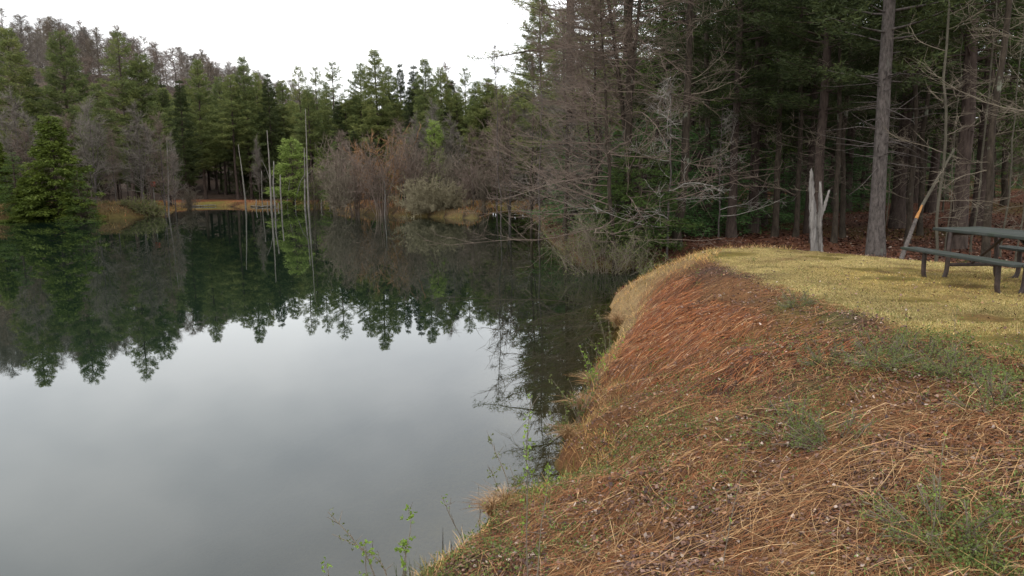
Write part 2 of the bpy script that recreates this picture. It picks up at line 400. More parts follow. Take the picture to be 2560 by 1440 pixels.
trn = N(t, 'ShaderNodeBsdfTransparent'); trn.inputs[0].default_value = (.80, .80, .62, 1)
vc = N(t, 'ShaderNodeVertexColor'); vc.layer_name = 'tint'
m1 = N(t, 'ShaderNodeMixShader'); t.links.new(vc.outputs[0], m1.inputs[0]); t.links.new(trn.outputs[0], m1.inputs[1]); t.links.new(body.outputs[0], m1.inputs[2])
fr = N(t, 'ShaderNodeFresnel', IOR=1.52)
tcx = N(t, 'ShaderNodeTexCoord')
nn = noise(t, .9, 3, .5, tcx.outputs['Object'], (1, .5, 1)); bp = N(t, 'ShaderNodeBump', Strength=.012, Distance=.12)
t.links.new(nn.outputs[0], bp.inputs['Height']); t.links.new(bp.outputs[0], gl.inputs['Normal']); t.links.new(bp.outputs[0], fr.inputs['Normal'])
m2 = N(t, 'ShaderNodeMixShader'); t.links.new(fr.outputs[0], m2.inputs[0]); t.links.new(m1.outputs[0], m2.inputs[1]); t.links.new(gl.outputs[0], m2.inputs[2])
t.links.new(m2.outputs[0], o_.inputs[0])
tag(obj('water', wme, m), kind='structure')

# ------------------------------------------------------------ tree builders
def wob(p0, d, L, n, bend, g, lift=0.0):
    """a wandering limb of n points"""
    P = np.zeros((n, 3)); P[0] = p0; d = np.array(d, float); s = L/(n-1)
    for i in range(1, n):
        d = d + g.normal(size=3)*bend; d[2] += lift; d /= np.linalg.norm(d)
        P[i] = P[i-1]+d*s
    return P
def trunk_mesh(name, H, r0_, lean=(0, 0), seed=0, n=14, k=10, top=.03, flare=1.5, kink=.006, extra=()):
    g = np.random.default_rng(seed)
    z = np.linspace(0, 1, n)**1.15
    P = np.stack([lean[0]*z*H+np.cumsum(g.normal(size=n))*kink*H*.35, lean[1]*z*H+np.cumsum(g.normal(size=n))*kink*H*.35, z*H-.25*(z == 0)], -1)
    P[:, :2] -= P[0, :2]
    rad = r0_*(1-z)**.8+top; rad[0] *= flare; rad[1] *= 1.08
    a = Acc(); a.add(*tubes(P, rad, k))
    for (Pe, re) in extra: a.add(*tubes(Pe, re, 6))
    return a.mesh(name, True), P
def at_h(P, z):
    return np.array([np.interp(z, P[:, 2], P[:, i]) for i in range(3)])
def pine(name, seed, H=20., cb=.35, spread=3.6, r=.22, tl=.34, tw=.085, per=6, dens=1.0, shape=.75, elev=.25, stubs=10, whorl=.62, mat='needles', bmat='bark_pine', droop=0.0, lean=(0, 0), spacing=.28):
    """conifer: returns trunk mesh and crown mesh"""
    g = np.random.default_rng(seed)
    tm, TP = trunk_mesh(name+'_trunk', H*.985, r, lean, seed, kink=.004)
    br = []; brr = []; C = []; D = []
    z = cb*H
    az0 = g.uniform(0, 6.28)
    while z < H*.985:
        t_ = (z-cb*H)/(H-cb*H)
        nb = int(round((g.uniform(3, 6))*dens)) if t_ < .9 else 4
        if g.random() < .12: nb = max(1, nb-3)
        az0 += g.uniform(.4, 1.4)
        for q in range(nb):
            az = az0+q*6.283/max(nb, 1)+g.normal()*.25
            L = spread*((1-t_)**shape)*min(1, .55+t_*2.2)*g.uniform(.55, 1.12)+.25
            el = elev*(.2+1.6*t_*t_)+g.normal()*.1-droop*(1-t_)
            d = np.array([math.cos(az)*math.cos(el), math.sin(az)*math.cos(el), math.sin(el)])
            P = wob(at_h(TP, z+g.normal()*.1), d, L, 6, .07, g, .035 if droop == 0 else -.03)
            br.append(P); brr.append(np.linspace(.035*L/3+.008, .006, 6))
            # side sprays in a rough horizontal plane
            nsub = max(3, int(L/spacing))
            for j in range(nsub):
                f = .28+.72*(j+g.random())/nsub
                p = P[min(int(f*5), 4)]+(P[min(int(f*5)+1, 5)]-P[min(int(f*5), 4)])*(f*5-int(min(f*5, 4)))
                sl_ = (.20+.42*(1-f))*min(L, 2.6)*g.uniform(.5, 1.1)
                sg = 1 if (j % 2) else -1
                a2 = az+sg*g.uniform(.5, 1.2); sd_ = np.array([math.cos(a2), math.sin(a2), .12+g.normal()*.12-droop*.6])
                m_ = max(2, int(sl_/spacing*1.25))
                for q2 in range(m_):
                    C.append(p+sd_*sl_*(q2+.6)/m_+g.normal(size=3)*.05); D.append(sd_+np.array([0, 0, .15 if droop == 0 else -.25]))
            C.append(P[-1]); D.append(d)
        z += whorl*g.uniform(.7, 1.35)*(1 if t_ < .7 else .7)
    C.append(np.array(TP[-1])); D.append(np.array([0, 0, 1.]))
    C = np.array(C); D = nrm(np.array(D))
    C = np.repeat(C, per, 0); D = np.repeat(D, per, 0)
    D = nrm(D*.8+rdir(len(C), g)*np.array([.8, .8, .45]))
    V, T = blades(C+rdir(len(C), g)*tl*.55, D, tl*g.uniform(.7, 1.2, len(C)), np.full(len(C), tw), g)
    # dead lower limbs and the live limbs go with the crown's own wood mesh
    for q in range(stubs):
        zz = g.uniform(.12, cb)*H; az = g.uniform(0, 6.28); el = g.uniform(-.3, .2); L = g.uniform(.5, 2.2)
        br.append(wob(at_h(TP, zz), (math.cos(az), math.sin(az), el), L, 6, .12, g)); brr.append(np.linspace(.018, .004, 6))
    la = Acc(); la.add(*tubes(np.array(br), np.array(brr), 4))
    lm = la.mesh(name+'_limbs', False); cm = mesh_np(name+'_crown', V, None, T)
    tm.materials.append(MT[bmat]); lm.materials.append(MT[bmat]); cm.materials.append(MT[mat])
    return {'trunk': tm, 'limbs': lm, 'crown': cm, 'H': H}
def hemlock(name, seed, H=8., spread=2.6, mat='hemlock', tl=.16, tw=.045, cb=.03, per=3, spacing=.16, whorl=.3, r=.12, shape=.9, droop=.22):
    return pine(name, seed, H, cb, spread, r, tl, tw, per, 1.25, shape, .1, 0, whorl, mat, 'bark_pine', droop, spacing=spacing)
def bare(name, seed, H=10., r=.12, nb=30, spread=3., lowest=.2, lv2=7, lv3=6, tw=.006, elev=.5, mat='twig_pink', bmat='bark_dark', lean=(0, 0), twin=None, buds=0, kink=.01, droop=0.0, bw=.022, twl=.55, sides=None, bend=.11):
    g = np.random.default_rng(seed)
    tm0, TP = trunk_mesh(name+'_t', H, r, lean, seed, kink=kink, n=18, top=.012)
    bpy.data.meshes.remove(tm0)
    ta = Acc(); z = TP[:, 2]/H; rad = r*(1-np.clip(z, 0, 1))**.85+.012; rad[0] *= 1.5
    ta.add(*tubes(TP, rad, 9)); stems = [(TP, 1.0)]
    if twin:
        for (zs, dx, dy, Lr) in twin:
            p0 = at_h(TP, zs*H); n_ = 12; tt = np.linspace(0, 1, n_)[:, None]
            P = p0+tt*np.array([dx, dy, Lr*H])+np.cumsum(g.normal(size=(n_, 3))*.03*H/10, 0)*np.array([1, 1, 0])*tt
            rr = np.linspace(r*.62*(1-zs*.5), .012, n_); ta.add(*tubes(P, rr, 7)); stems.append((P, Lr))
    L1 = []; R1 = []; L2 = []; R2 = []; L3 = []; R3 = []; BC = []; BD = []
    for (SP, wgt) in stems:
        for q in range(int(nb*wgt)):
            f = lowest+(1-lowest)*((q+g.random())/(nb*wgt))**.9
            if wgt < 1: f = .15+.85*(q+g.random())/(nb*wgt)
            i = f*(len(SP)-1); i0 = min(int(i), len(SP)-2); p = SP[i0]+(SP[i0+1]-SP[i0])*(i-i0)
            az = g.uniform(0, 6.283)
            if sides is not None and g.random() < .8: az = sides[0]+g.normal()*sides[1]
            t_ = f; L = spread*(1.15-.95*t_)*g.uniform(.5, 1.1); el = elev*(.35+1.1*t_)+g.normal()*.15-droop
            d = np.array([math.cos(az)*math.cos(el), math.sin(az)*math.cos(el), math.sin(el)])
            P = wob(p, d, L, 9, bend, g, .02); L1.append(P); R1.append(np.linspace(bw*(.45+.55*L/spread), .005, 9))
            for j in range(lv2):
                f2 = .15+.85*(j+g.random())/lv2; k0 = min(int(f2*8), 7); p2 = P[k0]+(P[k0+1]-P[k0])*(f2*8-k0)
                dd_ = P[min(k0+1, 8)]-P[k0]; dd_ = dd_/np.linalg.norm(dd_)
                d2 = nrm(dd_*.75+g.normal(size=3)*np.array([.55, .55, .3])); l2 = L*(.5-.25*f2)*g.uniform(.6, 1.2)
                Pb = wob(p2, d2, l2, 6, bend*1.1, g, .03); L2.append(Pb); R2.append(np.linspace(bw*.35, .003, 6))
                for k_ in range(lv3):
                    f3 = .15+.85*(k_+g.random())/lv3; k1 = min(int(f3*5), 4); p3 = Pb[k1]+(Pb[k1+1]-Pb[k1])*(f3*5-k1)
                    de = Pb[k1+1]-Pb[k1]; de = de/np.linalg.norm(de)
                    d3 = nrm(de*.7+g.normal(size=3)*np.array([.5, .5, .35])+np.array([0, 0, .12])); l3 = twl*g.uniform(.4, 1.1)
                    Pc = np.stack([p3, p3+d3*l3*.5, p3+d3*l3+g.normal(size=3)*l3*.12]); L3.append(Pc)
                    for _ in range(buds): BC.append(Pc[1]*g.random()+0) if False else BC.append(Pc[0]+(Pc[2]-Pc[0])*g.uniform(.2, 1)); BD.append(d3)
    ca = Acc()
    L1 = np.array(L1); R1 = np.array(R1)
    ta_l = Acc(); ta_l.add(*tubes(L1, R1, 5))
    ca.add(*tubes(np.array(L2), np.array(R2), 3))
    if L3:
        L3 = np.array(L3); w3 = np.broadcast_to(np.array([tw*1.3, tw, tw*.5]), (len(L3), 3))
        ca.add(*tubes(L3, w3*.5, 3))
    tm = ta.mesh(name+'_trunk', True); lm = ta_l.mesh(name+'_limbs', True); cm = ca.mesh(name+'_twigs')
    tm.materials.append(MT[bmat]); lm.materials.append(MT[mat]); cm.materials.append(MT[mat])
    d_ = {'trunk': tm, 'limbs': lm, 'crown': cm, 'H': H}
    if buds:
        BC = np.array(BC); BD = nrm(np.array(BD)+rdir(len(BC), g)*.7); d_['bud'] = (BC, BD)
    return d_
def leaves_on(d, mat, name, L=.035, W=.022, part='leaves'):
    BC, BD = d.pop('bud'); V, Q = leafq(BC, BD, np.full(len(BC), L)*rng.uniform(.6, 1.3, len(BC)), np.full(len(BC), W))
    me = mesh_np(name, V, Q); me.materials.append(MT[mat]); d[part] = me; return d
def bush(name, seed, H=3., W=3., stems=22, lv2=8, lv3=5, tw=.007, mat='twig_brown', r=.02, arch=.5, buds=0, twl=.4, sub=.5):
    """many-stemmed shrub: 'stems' and 'twigs'"""
    g = np.random.default_rng(seed); S = []; SR = []; A2 = []; A3 = []; BC = []; BD = []
    for q in range(stems):
        az = g.uniform(0, 6.283); o = abs(g.normal())*.5*arch
        d = np.array([math.cos(az)*o*W/H*1.1, math.sin(az)*o*W/H*1.1, 1.]); d /= np.linalg.norm(d)
        L = H*g.uniform(.6, 1.08)
        P = wob(np.array([math.cos(az), math.sin(az), 0])*g.uniform(0, .12)*W-np.array([0, 0, .05]), d, L, 9, .09, g, -.01)
        S.append(P); SR.append(np.linspace(r, .004, 9))
        for j in range(lv2):
            f = .22+.78*(j+g.random())/lv2; k0 = min(int(f*8), 7); p = P[k0]+(P[k0+1]-P[k0])*(f*8-k0); dd_ = nrm(P[k0+1]-P[k0])
            d2 = nrm(dd_*.8+g.normal(size=3)*.5); l2 = sub*L*.5*g.uniform(.5, 1.1)*(1.1-f*.5)
            Pb = wob(p, d2, l2, 5, .12, g, .03); A2.append(Pb)
            for k_ in range(lv3):
                f3 = .15+.85*(k_+g.random())/lv3; k1 = min(int(f3*4), 3); p3 = Pb[k1]+(Pb[k1+1]-Pb[k1])*(f3*4-k1)
                d3 = nrm(nrm(Pb[k1+1]-Pb[k1])*.8+g.normal(size=3)*.5); l3 = twl*g.uniform(.4, 1.1)
                Pc = np.stack([p3, p3+d3*l3*.5, p3+d3*l3+g.normal(size=3)*l3*.1]); A3.append(Pc)
                for _ in range(buds): BC.append(Pc[0]+(Pc[2]-Pc[0])*g.uniform(.1, 1)); BD.append(d3)
    a = Acc(); a.add(*tubes(np.array(S), np.array(SR), 5)); sm = a.mesh(name+'_stems', True); sm.materials.append(MT[mat])
    a = Acc(); a.add(*tubes(np.array(A2), np.broadcast_to(np.linspace(tw*.9, tw*.45, 5), (len(A2), 5)), 3))
    if A3: A3 = np.array(A3); a.add(*tubes(A3, np.broadcast_to(np.array([tw*.6, tw*.5, tw*.25]), (len(A3), 3)), 3))
    cm = a.mesh(name+'_twigs'); cm.materials.append(MT[mat])
    d_ = {'stems': sm, 'twigs': cm, 'H': H}
    if buds: d_['bud'] = (np.array(BC), nrm(np.array(BD)+rdir(len(BC), g)*.8))
    return d_
protos = {}
def put(kind, name, x, y, H=None, rz=None, label=None, cat='tree', group=None, z=None, sxy=1.0, tilt=(0, 0), merge=False, mats=None):
    d = protos[kind]; s = 1.0 if H is None else H/d['H']
    if z is None: z = tz(x, y)-.03
    root = empty(name, (x, y, z)); root.rotation_euler = (tilt[0], tilt[1], rng.uniform(0, 6.28) if rz is None else rz); root.scale = (s*sxy, s*sxy, s)
    tag(root, label, cat, group)
    for k_, me in d.items():
        if k_ == 'H' or k_ == 'bud': continue
        o = link(bpy.data.objects.new(k_, me)); o.parent = root
    return root
def putpx(kind, name, px, ytop, D, **kw):
    """stand a tree at distance D so that its tip reaches photo row ytop"""
    p = aty(px, ytop, D); z = tz(p[0], p[1])-.03
    return put(kind, name, p[0], p[1], H=p[2]-z, z=z, **kw)
MARKS = [(10, 'the left edge'), (120, 'the olive hemlock'), (215, 'the grey vase-shaped tree'), (297, 'the spindly topped pine'), (385, 'the nest box'), (490, 'the blunt topped pine'), (607, 'the leaning dead trunk'),
         (680, 'the tallest dead trunk'), (727, 'the bright young pine'), (768, 'the pair of dead trunks'), (838, 'the left tip of the point'), (937, 'the highest pointed pine'), (1020, 'the tall alders'), (1090, 'the round bush'),
         (1200, 'the right tip of the point'), (1268, 'the thin birch'), (1440, 'the tiered pine'), (1560, 'the large bare tree'), (1695, 'the straight dark trunk'), (1828, 'the grey-footed pine'), (1988, 'the dark slim trunk'),
         (2040, 'the bleached stump'), (2106, 'the brown trunk by the stump'), (2192, 'the largest grey trunk'), (2290, 'the leaning pole'), (2345, 'the lichen-covered sapling'), (2392, 'the thick brown trunk'),
         (2470, 'the reddish-grey trunk'), (2550, 'the right edge')]
seen_labels = {}
def where(px, D, kind, near_, far_):
    """a label from what the thing stands behind, with its depth in the crowd"""
    j = min(range(len(MARKS)), key=lambda i: abs(MARKS[i][0]-px)); mx_, nm = MARKS[j]
    side_ = 'straight behind' if abs(px-mx_) < 9 else ('just right of' if 0 < px-mx_ < 26 else 'just left of' if 0 < mx_-px < 26 else 'to the right of' if px > mx_ else 'to the left of')
    f = (D-near_)/(far_-near_); dep = 'near the front' if f < .25 else 'midway back' if f < .5 else 'well back' if f < .75 else 'farthest back'
    return '%s %s %s, %s' % (kind, side_, nm, dep)
# ------------------------------------------------------------ tree kinds
fine = dict(tl=.19, tw=.04, per=6, spacing=.17)
far = dict(tl=.28, tw=.062, per=8, spacing=.22)
protos['pine_full'] = pine('full_pine', 11, 20, .22, 4.3, .22, dens=1.3, whorl=.5, elev=.3, **far)
protos['pine_wide'] = pine('wide_pine', 12, 20, .30, 4.9, .24, dens=1.2, shape=.65, elev=.38, whorl=.52, **far)
protos['pine_thin'] = pine('thin_pine', 13, 20, .35, 3.1, .17, dens=.85, shape=.55, elev=.55, whorl=.75, **far)
protos['pine_bare_low'] = pine('high_crowned_pine', 14, 20, .42, 3.9, .2, dens=1.1, stubs=30, whorl=.6, **far)
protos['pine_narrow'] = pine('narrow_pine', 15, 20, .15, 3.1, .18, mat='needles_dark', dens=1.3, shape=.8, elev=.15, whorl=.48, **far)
protos['pine_light'] = pine('young_pine', 16, 8, .04, 2.3, .1, tl=.3, tw=.07, per=6, mat='needles_bright', dens=1.3, stubs=0, whorl=.4, spacing=.24, shape=.62)
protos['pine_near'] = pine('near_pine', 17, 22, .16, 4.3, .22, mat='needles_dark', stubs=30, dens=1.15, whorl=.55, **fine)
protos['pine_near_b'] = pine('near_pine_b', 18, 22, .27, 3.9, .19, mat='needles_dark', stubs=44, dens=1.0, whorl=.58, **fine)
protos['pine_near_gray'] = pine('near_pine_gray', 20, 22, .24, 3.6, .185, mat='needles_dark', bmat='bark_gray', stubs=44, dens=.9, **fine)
protos['pine_tier'] = pine('tiered_pine', 19, 23, .18, 4.7, .26, mat='needles', stubs=24, dens=.95, elev=.22, whorl=.8, shape=.55, tl=.17, tw=.034, per=5, spacing=.19)
protos['hemlock'] = hemlock('hemlock', 21)
protos['hemlock_olive'] = hemlock('olive_hemlock', 22, mat='hemlock_olive', H=8.5, spread=2.9, tl=.26, tw=.10, per=5, spacing=.17, cb=.01)
protos['hemlock_green'] = hemlock('green_hemlock', 27, H=4.2, spread=1.5, mat='hemlock_green', tl=.12, tw=.03, shape=.6, per=4, spacing=.11, whorl=.2)
protos['understory'] = hemlock('understory_hemlock', 23, H=5, spread=2.3, mat='understory', tl=.13, tw=.03, shape=.6, per=3, spacing=.15)
protos['hemlock_tall'] = hemlock('tall_hemlock', 24, H=17, spread=3.4, cb=.22, mat='hemlock', tl=.15, tw=.032, whorl=.5, per=3, spacing=.19, r=.2, shape=.6)
protos['bare_main'] = bare('bare_main', 31, H=15, r=.15, nb=78, spread=4.6, lowest=.10, lv2=9, lv3=5, tw=.010, elev=.16, lean=(-.035, .0),
                           twin=[(.20, -1.3, .3, .75), (.30, .7, -.4, .6)], sides=(math.pi, 1.35), bw=.026, twl=.62)
protos['bare_over'] = bare('bare_over', 47, H=9, r=.09, nb=26, spread=3.6, lowest=.38, lv2=8, lv3=5, tw=.007, elev=.3, mat='twig_brown', bmat='bark_gray', sides=(math.pi, .6), bw=.013, twl=.4)
protos['bare_sweep'] = bare('bare_sweep', 40, H=9, r=.07, nb=46, spread=5.2, lowest=.10, lv2=9, lv3=6, tw=.009, elev=.08, mat='twig_pink', bmat='bark_dark', sides=(math.pi, .75), bw=.022, twl=.5, lean=(-.05, 0))
protos['bare_mid'] = bare('bare_mid', 32, H=10, r=.08, nb=36, spread=2.9, lowest=.12, lv2=7, lv3=5, tw=.010, elev=.35, mat='twig_gray', bmat='bark_dark', twin=[(.12, -.9, .2, .7)], bw=.02)
protos['bare_silver'] = bare('bare_silver', 33, H=6.2, r=.03, nb=13, spread=3.3, lowest=.18, lv2=7, lv3=5, tw=.011, elev=.06, mat='twig_silver', bmat='bark_gray', bw=.022, twl=.4, bend=.2)
protos['bare_dark'] = bare('bare_dark', 34, H=16, r=.15, nb=40, spread=3.2, lowest=.22, lv2=7, lv3=5, tw=.011, elev=.35, mat='twig_brown', bmat='bark_dark', lean=(.015, 0))
protos['bare_far'] = bare('bare_far', 35, H=10, r=.11, nb=34, spread=3.8, lowest=.14, lv2=7, lv3=4, tw=.022, elev=.65, mat='twig_gray', bmat='bark_gray', twin=[(.1, -1.6, .3, .7), (.15, 1.5, -.3, .65)], bw=.035, twl=.8)
protos['bare_far_pink'] = bare('bare_far_pink', 36, H=10, r=.1, nb=34, spread=3.4, lowest=.16, lv2=7, lv3=4, tw=.022, elev=.6, mat='twig_pink', bmat='bark_gray', twin=[(.1, -1.2, .3, .8)], bw=.03, twl=.8)
protos['birch'] = bare('birch', 37, H=13, r=.04, nb=30, spread=1.9, lowest=.3, lv2=7, lv3=5, tw=.012, elev=.7, mat='twig_pink', bmat='bark_gray', bw=.016, twl=.4, lean=(-.02, 0))
protos['pole_tree'] = bare('pole_tree', 38, H=15, r=.09, nb=26, spread=1.9, lowest=.12, lv2=5, lv3=4, tw=.010, elev=.15, mat='twig_brown', bmat='bark_dark', bw=.014, twl=.4, kink=.008)
protos['pole_gray'] = bare('pole_gray', 39, H=13, r=.026, nb=24, spread=1.7, lowest=.1, lv2=5, lv3=4, tw=.009, elev=.2, mat='twig_brown', bmat='bark_lichen', bw=.012, twl=.4, kink=.012)
protos['alder'] = bush('alder', 41, H=5.6, W=4.6, stems=26, lv2=9, lv3=6, tw=.02, mat='twig_brown', r=.035, twl=.55, sub=.6)
protos['alder_pink'] = bush('pink_alder', 42, H=5.6, W=4.4, stems=24, lv2=9, lv3=6, tw=.02, mat='twig_pink', r=.035, twl=.55, sub=.6)
protos['alder_orange'] = bush('orange_alder', 43, H=5.0, W=3.2, stems=18, lv2=9, lv3=6, tw=.02, mat='twig_orange', r=.03, twl=.5, sub=.6)
protos['round_bush'] = bush('round_bush', 44, H=2.9, W=4.2, stems=90, lv2=13, lv3=6, tw=.020, mat='twig_olive', r=.016, twl=.3, arch=1.5, sub=.4)
protos['low_bush'] = leaves_on(bush('low_bush', 45, H=1.5, W=2.2, stems=34, lv2=8, lv3=4, tw=.012, mat='twig_olive', r=.012, twl=.25, arch=1.2, buds=2), 'olive_leaf', 'low_bush_leaves', .09, .06)
protos['shore_shrub'] = leaves_on(bush('shore_shrub', 46, H=2.6, W=3.0, stems=24, lv2=8, lv3=5, tw=.007, mat='twig_brown', r=.014, twl=.35, arch=1.1, buds=2, sub=.6), 'olive_leaf', 'shore_shrub_leaves', .045, .03)

# single-mesh bare trees for the far hillside
hill = []
for sd_ in range(4):
    d = bare('hill_tree_%d' % sd_, 50+sd_, H=13, r=.10, nb=38, spread=6.0, lowest=.08, lv2=7, lv3=4, tw=.026, elev=.75, mat=['twig_pink', 'twig_gray', 'twig_brown', 'twig_gray'][sd_], bmat='bark_gray', bw=.05, twl=1.0)
    a = Acc(); mats = []; mi = []
    for k_ in ('trunk', 'limbs', 'crown'):
        me = d[k_]; V = np.zeros(len(me.vertices)*3); me.vertices.foreach_get('co', V)
        L_ = np.zeros(len(me.loops), np.int32); me.loops.foreach_get('vertex_index', L_)
        a.add(V.reshape(-1, 3), L_.reshape(-1, 4)); mi += [0 if k_ == 'trunk' else 1]*len(me.polygons)
        mats.append(me.materials[0])
    me = a.mesh('hill_tree'); me.materials.append(mats[0]); me.materials.append(mats[2]); me.polygons.foreach_set('material_index', mi)
    hill.append(me)
HL = ['bare reddish tree in the leafless wood on the hillside above the pines', 'bare grey tree in the leafless wood on the hillside above the pines',
      'bare brown tree in the leafless wood on the hillside above the pines', 'bare pale tree in the leafless wood on the hillside above the pines']
k = 0
while k < 295:
    y = math.sqrt(rng.uniform(100**2, 232**2)) if k % 5 < 3 else rng.uniform(175, 225); x = y*rng.uniform(-.80, -.12)
    if rng.random() > sstep(2, 8, np.array(terr(np.array([x]), np.array([y]))))[0]: continue
    j = int(rng.choice([0, 0, 1, 2, 3])); z = tz(x, y); s = rng.uniform(.7, 1.0)
    o = link(bpy.data.objects.new('leafless_tree', hill[j])); o.location = (x, y, z-.1); o.rotation_euler = (0, 0, rng.uniform(0, 6.28)); o.scale = (s*1.55, s*1.55, s)
    tag(o, where(1280+x/y*F, y, ['reddish', 'grey', 'brown', 'pale grey'][j]+' hillside tree', 100, 232), 'leafless tree', 'leafless trees on the far hillside'); k += 1

# ------------------------------------------------------------ far shore conifers: (kind, px, tip row, distance, width factor, label)
FP = [('pine_full', 20, 70, 72, 1.1, 'tall dark pine at the left edge of the photo, in front of the hill'),
      ('pine_wide', 148, 78, 73, .95, 'tall shaggy pine behind the olive hemlock on the left shore'),
      ('pine_narrow', 78, 190, 80, 1.2, 'shorter dark pine between the two tall pines at far left'),
      ('pine_full', 242, 208, 66, 1.2, 'dense mid-green pine with rounded top left of the big two-topped pine'),
      ('pine_thin', 297, 83, 75, 1.2, 'big pine with a spindly lopsided top standing highest on the left'),
      ('pine_wide', 350, 135, 76, 1.05, 'broad bushy pine just right of the spindly topped pine'),
      ('pine_narrow', 402, 205, 82, 1.0, 'dark narrow pine in the notch right of the broad bushy pine'),
      ('pine_narrow', 446, 195, 92, 1.0, 'slim dark pine left of the blunt topped pine on the middle shore'),
      ('pine_full', 490, 148, 97, .95, 'blunt topped tall pine above the marsh edge, left of the middle shore'),
      ('pine_wide', 545, 192, 106, .8, 'lower pine filling the dip between two pointed pines on the middle shore'),
      ('pine_full', 607, 141, 98, .85, 'pointed pine rising highest above the leaning grey snag'),
      ('pine_bare_low', 575, 188, 96, 1.0, 'pine with yellow-green layered boughs left of the pointed middle pine'),
      ('pine_full', 640, 182, 103, .85, 'pine just right of the pointed middle pine with hazy top'),
      ('pine_narrow', 668, 178, 99, .9, 'narrow pine with a small spire above the pale dead trunks'),
      ('pine_bare_low', 705, 202, 104, 1.0, 'low flat topped pine behind the bright young pine'),
      ('pine_thin', 747, 168, 96, 1.0, 'leftmost of the three sparse see-through pines against the sky'),
      ('pine_thin', 788, 170, 98, .85, 'middle one of the three sparse see-through pines against the sky'),
      ('pine_thin', 830, 158, 94, 1.1, 'rightmost and tallest of the three sparse see-through pines'),
      ('pine_bare_low', 768, 225, 92, 1.05, 'lower pine below the three sparse tops with long layered boughs'),
      ('pine_bare_low', 862, 240, 92, 1.1, 'lower pine in the gap right of the sparse tops'),
      ('pine_wide', 900, 158, 93, .8, 'left shoulder pine of the highest clump in the middle of the skyline'),
      ('pine_full', 937, 124, 91, 1.0, 'highest pointed pine in the middle of the far skyline'),
      ('pine_full', 968, 165, 94, .9, 'right shoulder pine next to the highest pointed pine'),
      ('pine_narrow', 998, 154, 99, .7, 'small spire pine in the gap between the two dark clumps'),
      ('pine_narrow', 1032, 158, 90, .9, 'thin double-spired pine left of the dark blunt pine'),
      ('pine_full', 1062, 147, 86, .95, 'dark blunt pine above the grey alders on the point'),
      ('pine_wide', 1100, 168, 90, .75, 'dark pine with a reddish bare top behind it, right of the blunt pine'),
      ('pine_narrow', 1128, 195, 93, .95, 'dark shorter pine falling away right of the blunt pine'),
      ('pine_thin', 1162, 172, 90, .9, 'thin pine spire near the right end of the far skyline'),
      ('pine_full', 1190, 203, 86, .9, 'low dark pine right of the thin spire'),
      ('pine_narrow', 1220, 192, 88, 1.0, 'last spire pine before the big near pine'),
      ('pine_full', 1255, 212, 82, .95, 'low bluish pine half hidden by the near bare twigs'),
      ('pine_full', 1295, 200, 78, 1.0, 'pine half hidden behind the left boughs of the near tiered pine')]
for kind, px, py, D, sx, lab in FP:
    putpx(kind, 'pine_tree', px, py, D, sxy=sx, label=lab, cat='pine tree', group='pines along the far shore')
# the crowded rows behind them
for i in range(100):
    px = rng.uniform(400, 1330); D = rng.uniform(100, 135) if px < 830 else rng.uniform(88, 118)
    putpx(['pine_full', 'pine_bare_low', 'pine_narrow', 'pine_wide'][i % 4], 'pine_tree', px, rng.uniform(212, 290), D, sxy=rng.uniform(.9, 1.2),
          label=where(px, D, ['full', 'high-crowned', 'narrow', 'broad'][i % 4]+' crowded pine', 88, 135), cat='pine tree', group='pines crowded behind the far shore row')
for i in range(40):
    px = rng.uniform(-60, 430); D = rng.uniform(76, 100)
    putpx(['pine_full', 'pine_narrow', 'pine_wide', 'pine_thin'][i % 4], 'pine_tree', px, rng.uniform(290, 390)-.1*(400-px)*.5, D, sxy=rng.uniform(1., 1.3),
          label=where(px, D, ['full', 'narrow', 'broad', 'thin'][i % 4]+' half-hidden pine', 76, 100), cat='pine tree', group='pines at the foot of the left hill')
for px, py, D, sx, kind, lab in [(122, 288, 57.5, 1.15, 'hemlock_olive', 'olive green hemlock cone reaching down to the water on the left shore'),
                           (30, 380, 57, 1.3, 'hemlock', 'dark hemlock at the left edge, left of the olive hemlock'),
                           (62, 440, 56.5, 1.5, 'hemlock_olive', 'low olive hemlock skirting the left foot of the big olive hemlock'),
                           (190, 425, 57, 1.3, 'hemlock', 'small shaggy green hemlock right of the olive hemlock'),
                           (-20, 340, 60, 1.2, 'hemlock_olive', 'olive hemlock cut off by the left edge of the photo')]:
    putpx(kind, 'hemlock_tree', px, py, D, sxy=sx, label=lab, cat='hemlock tree', group='hemlocks on the left shore')
for px, py, D, sx, lab in [(727, 350, 84.5, 1.25, 'bright yellow-green bushy young pine behind the dead trunks'),
                           (800, 372, 92, .8, 'bluish young pine just right of the pair of tall dead trunks'),
                           (1085, 305, 70, .8, 'bluish-green pine top rising out of the alders on the point')]:
    putpx('pine_light', 'pine_tree', px, py, D, sxy=sx, label=lab, cat='pine tree', group='young pines by the marsh')
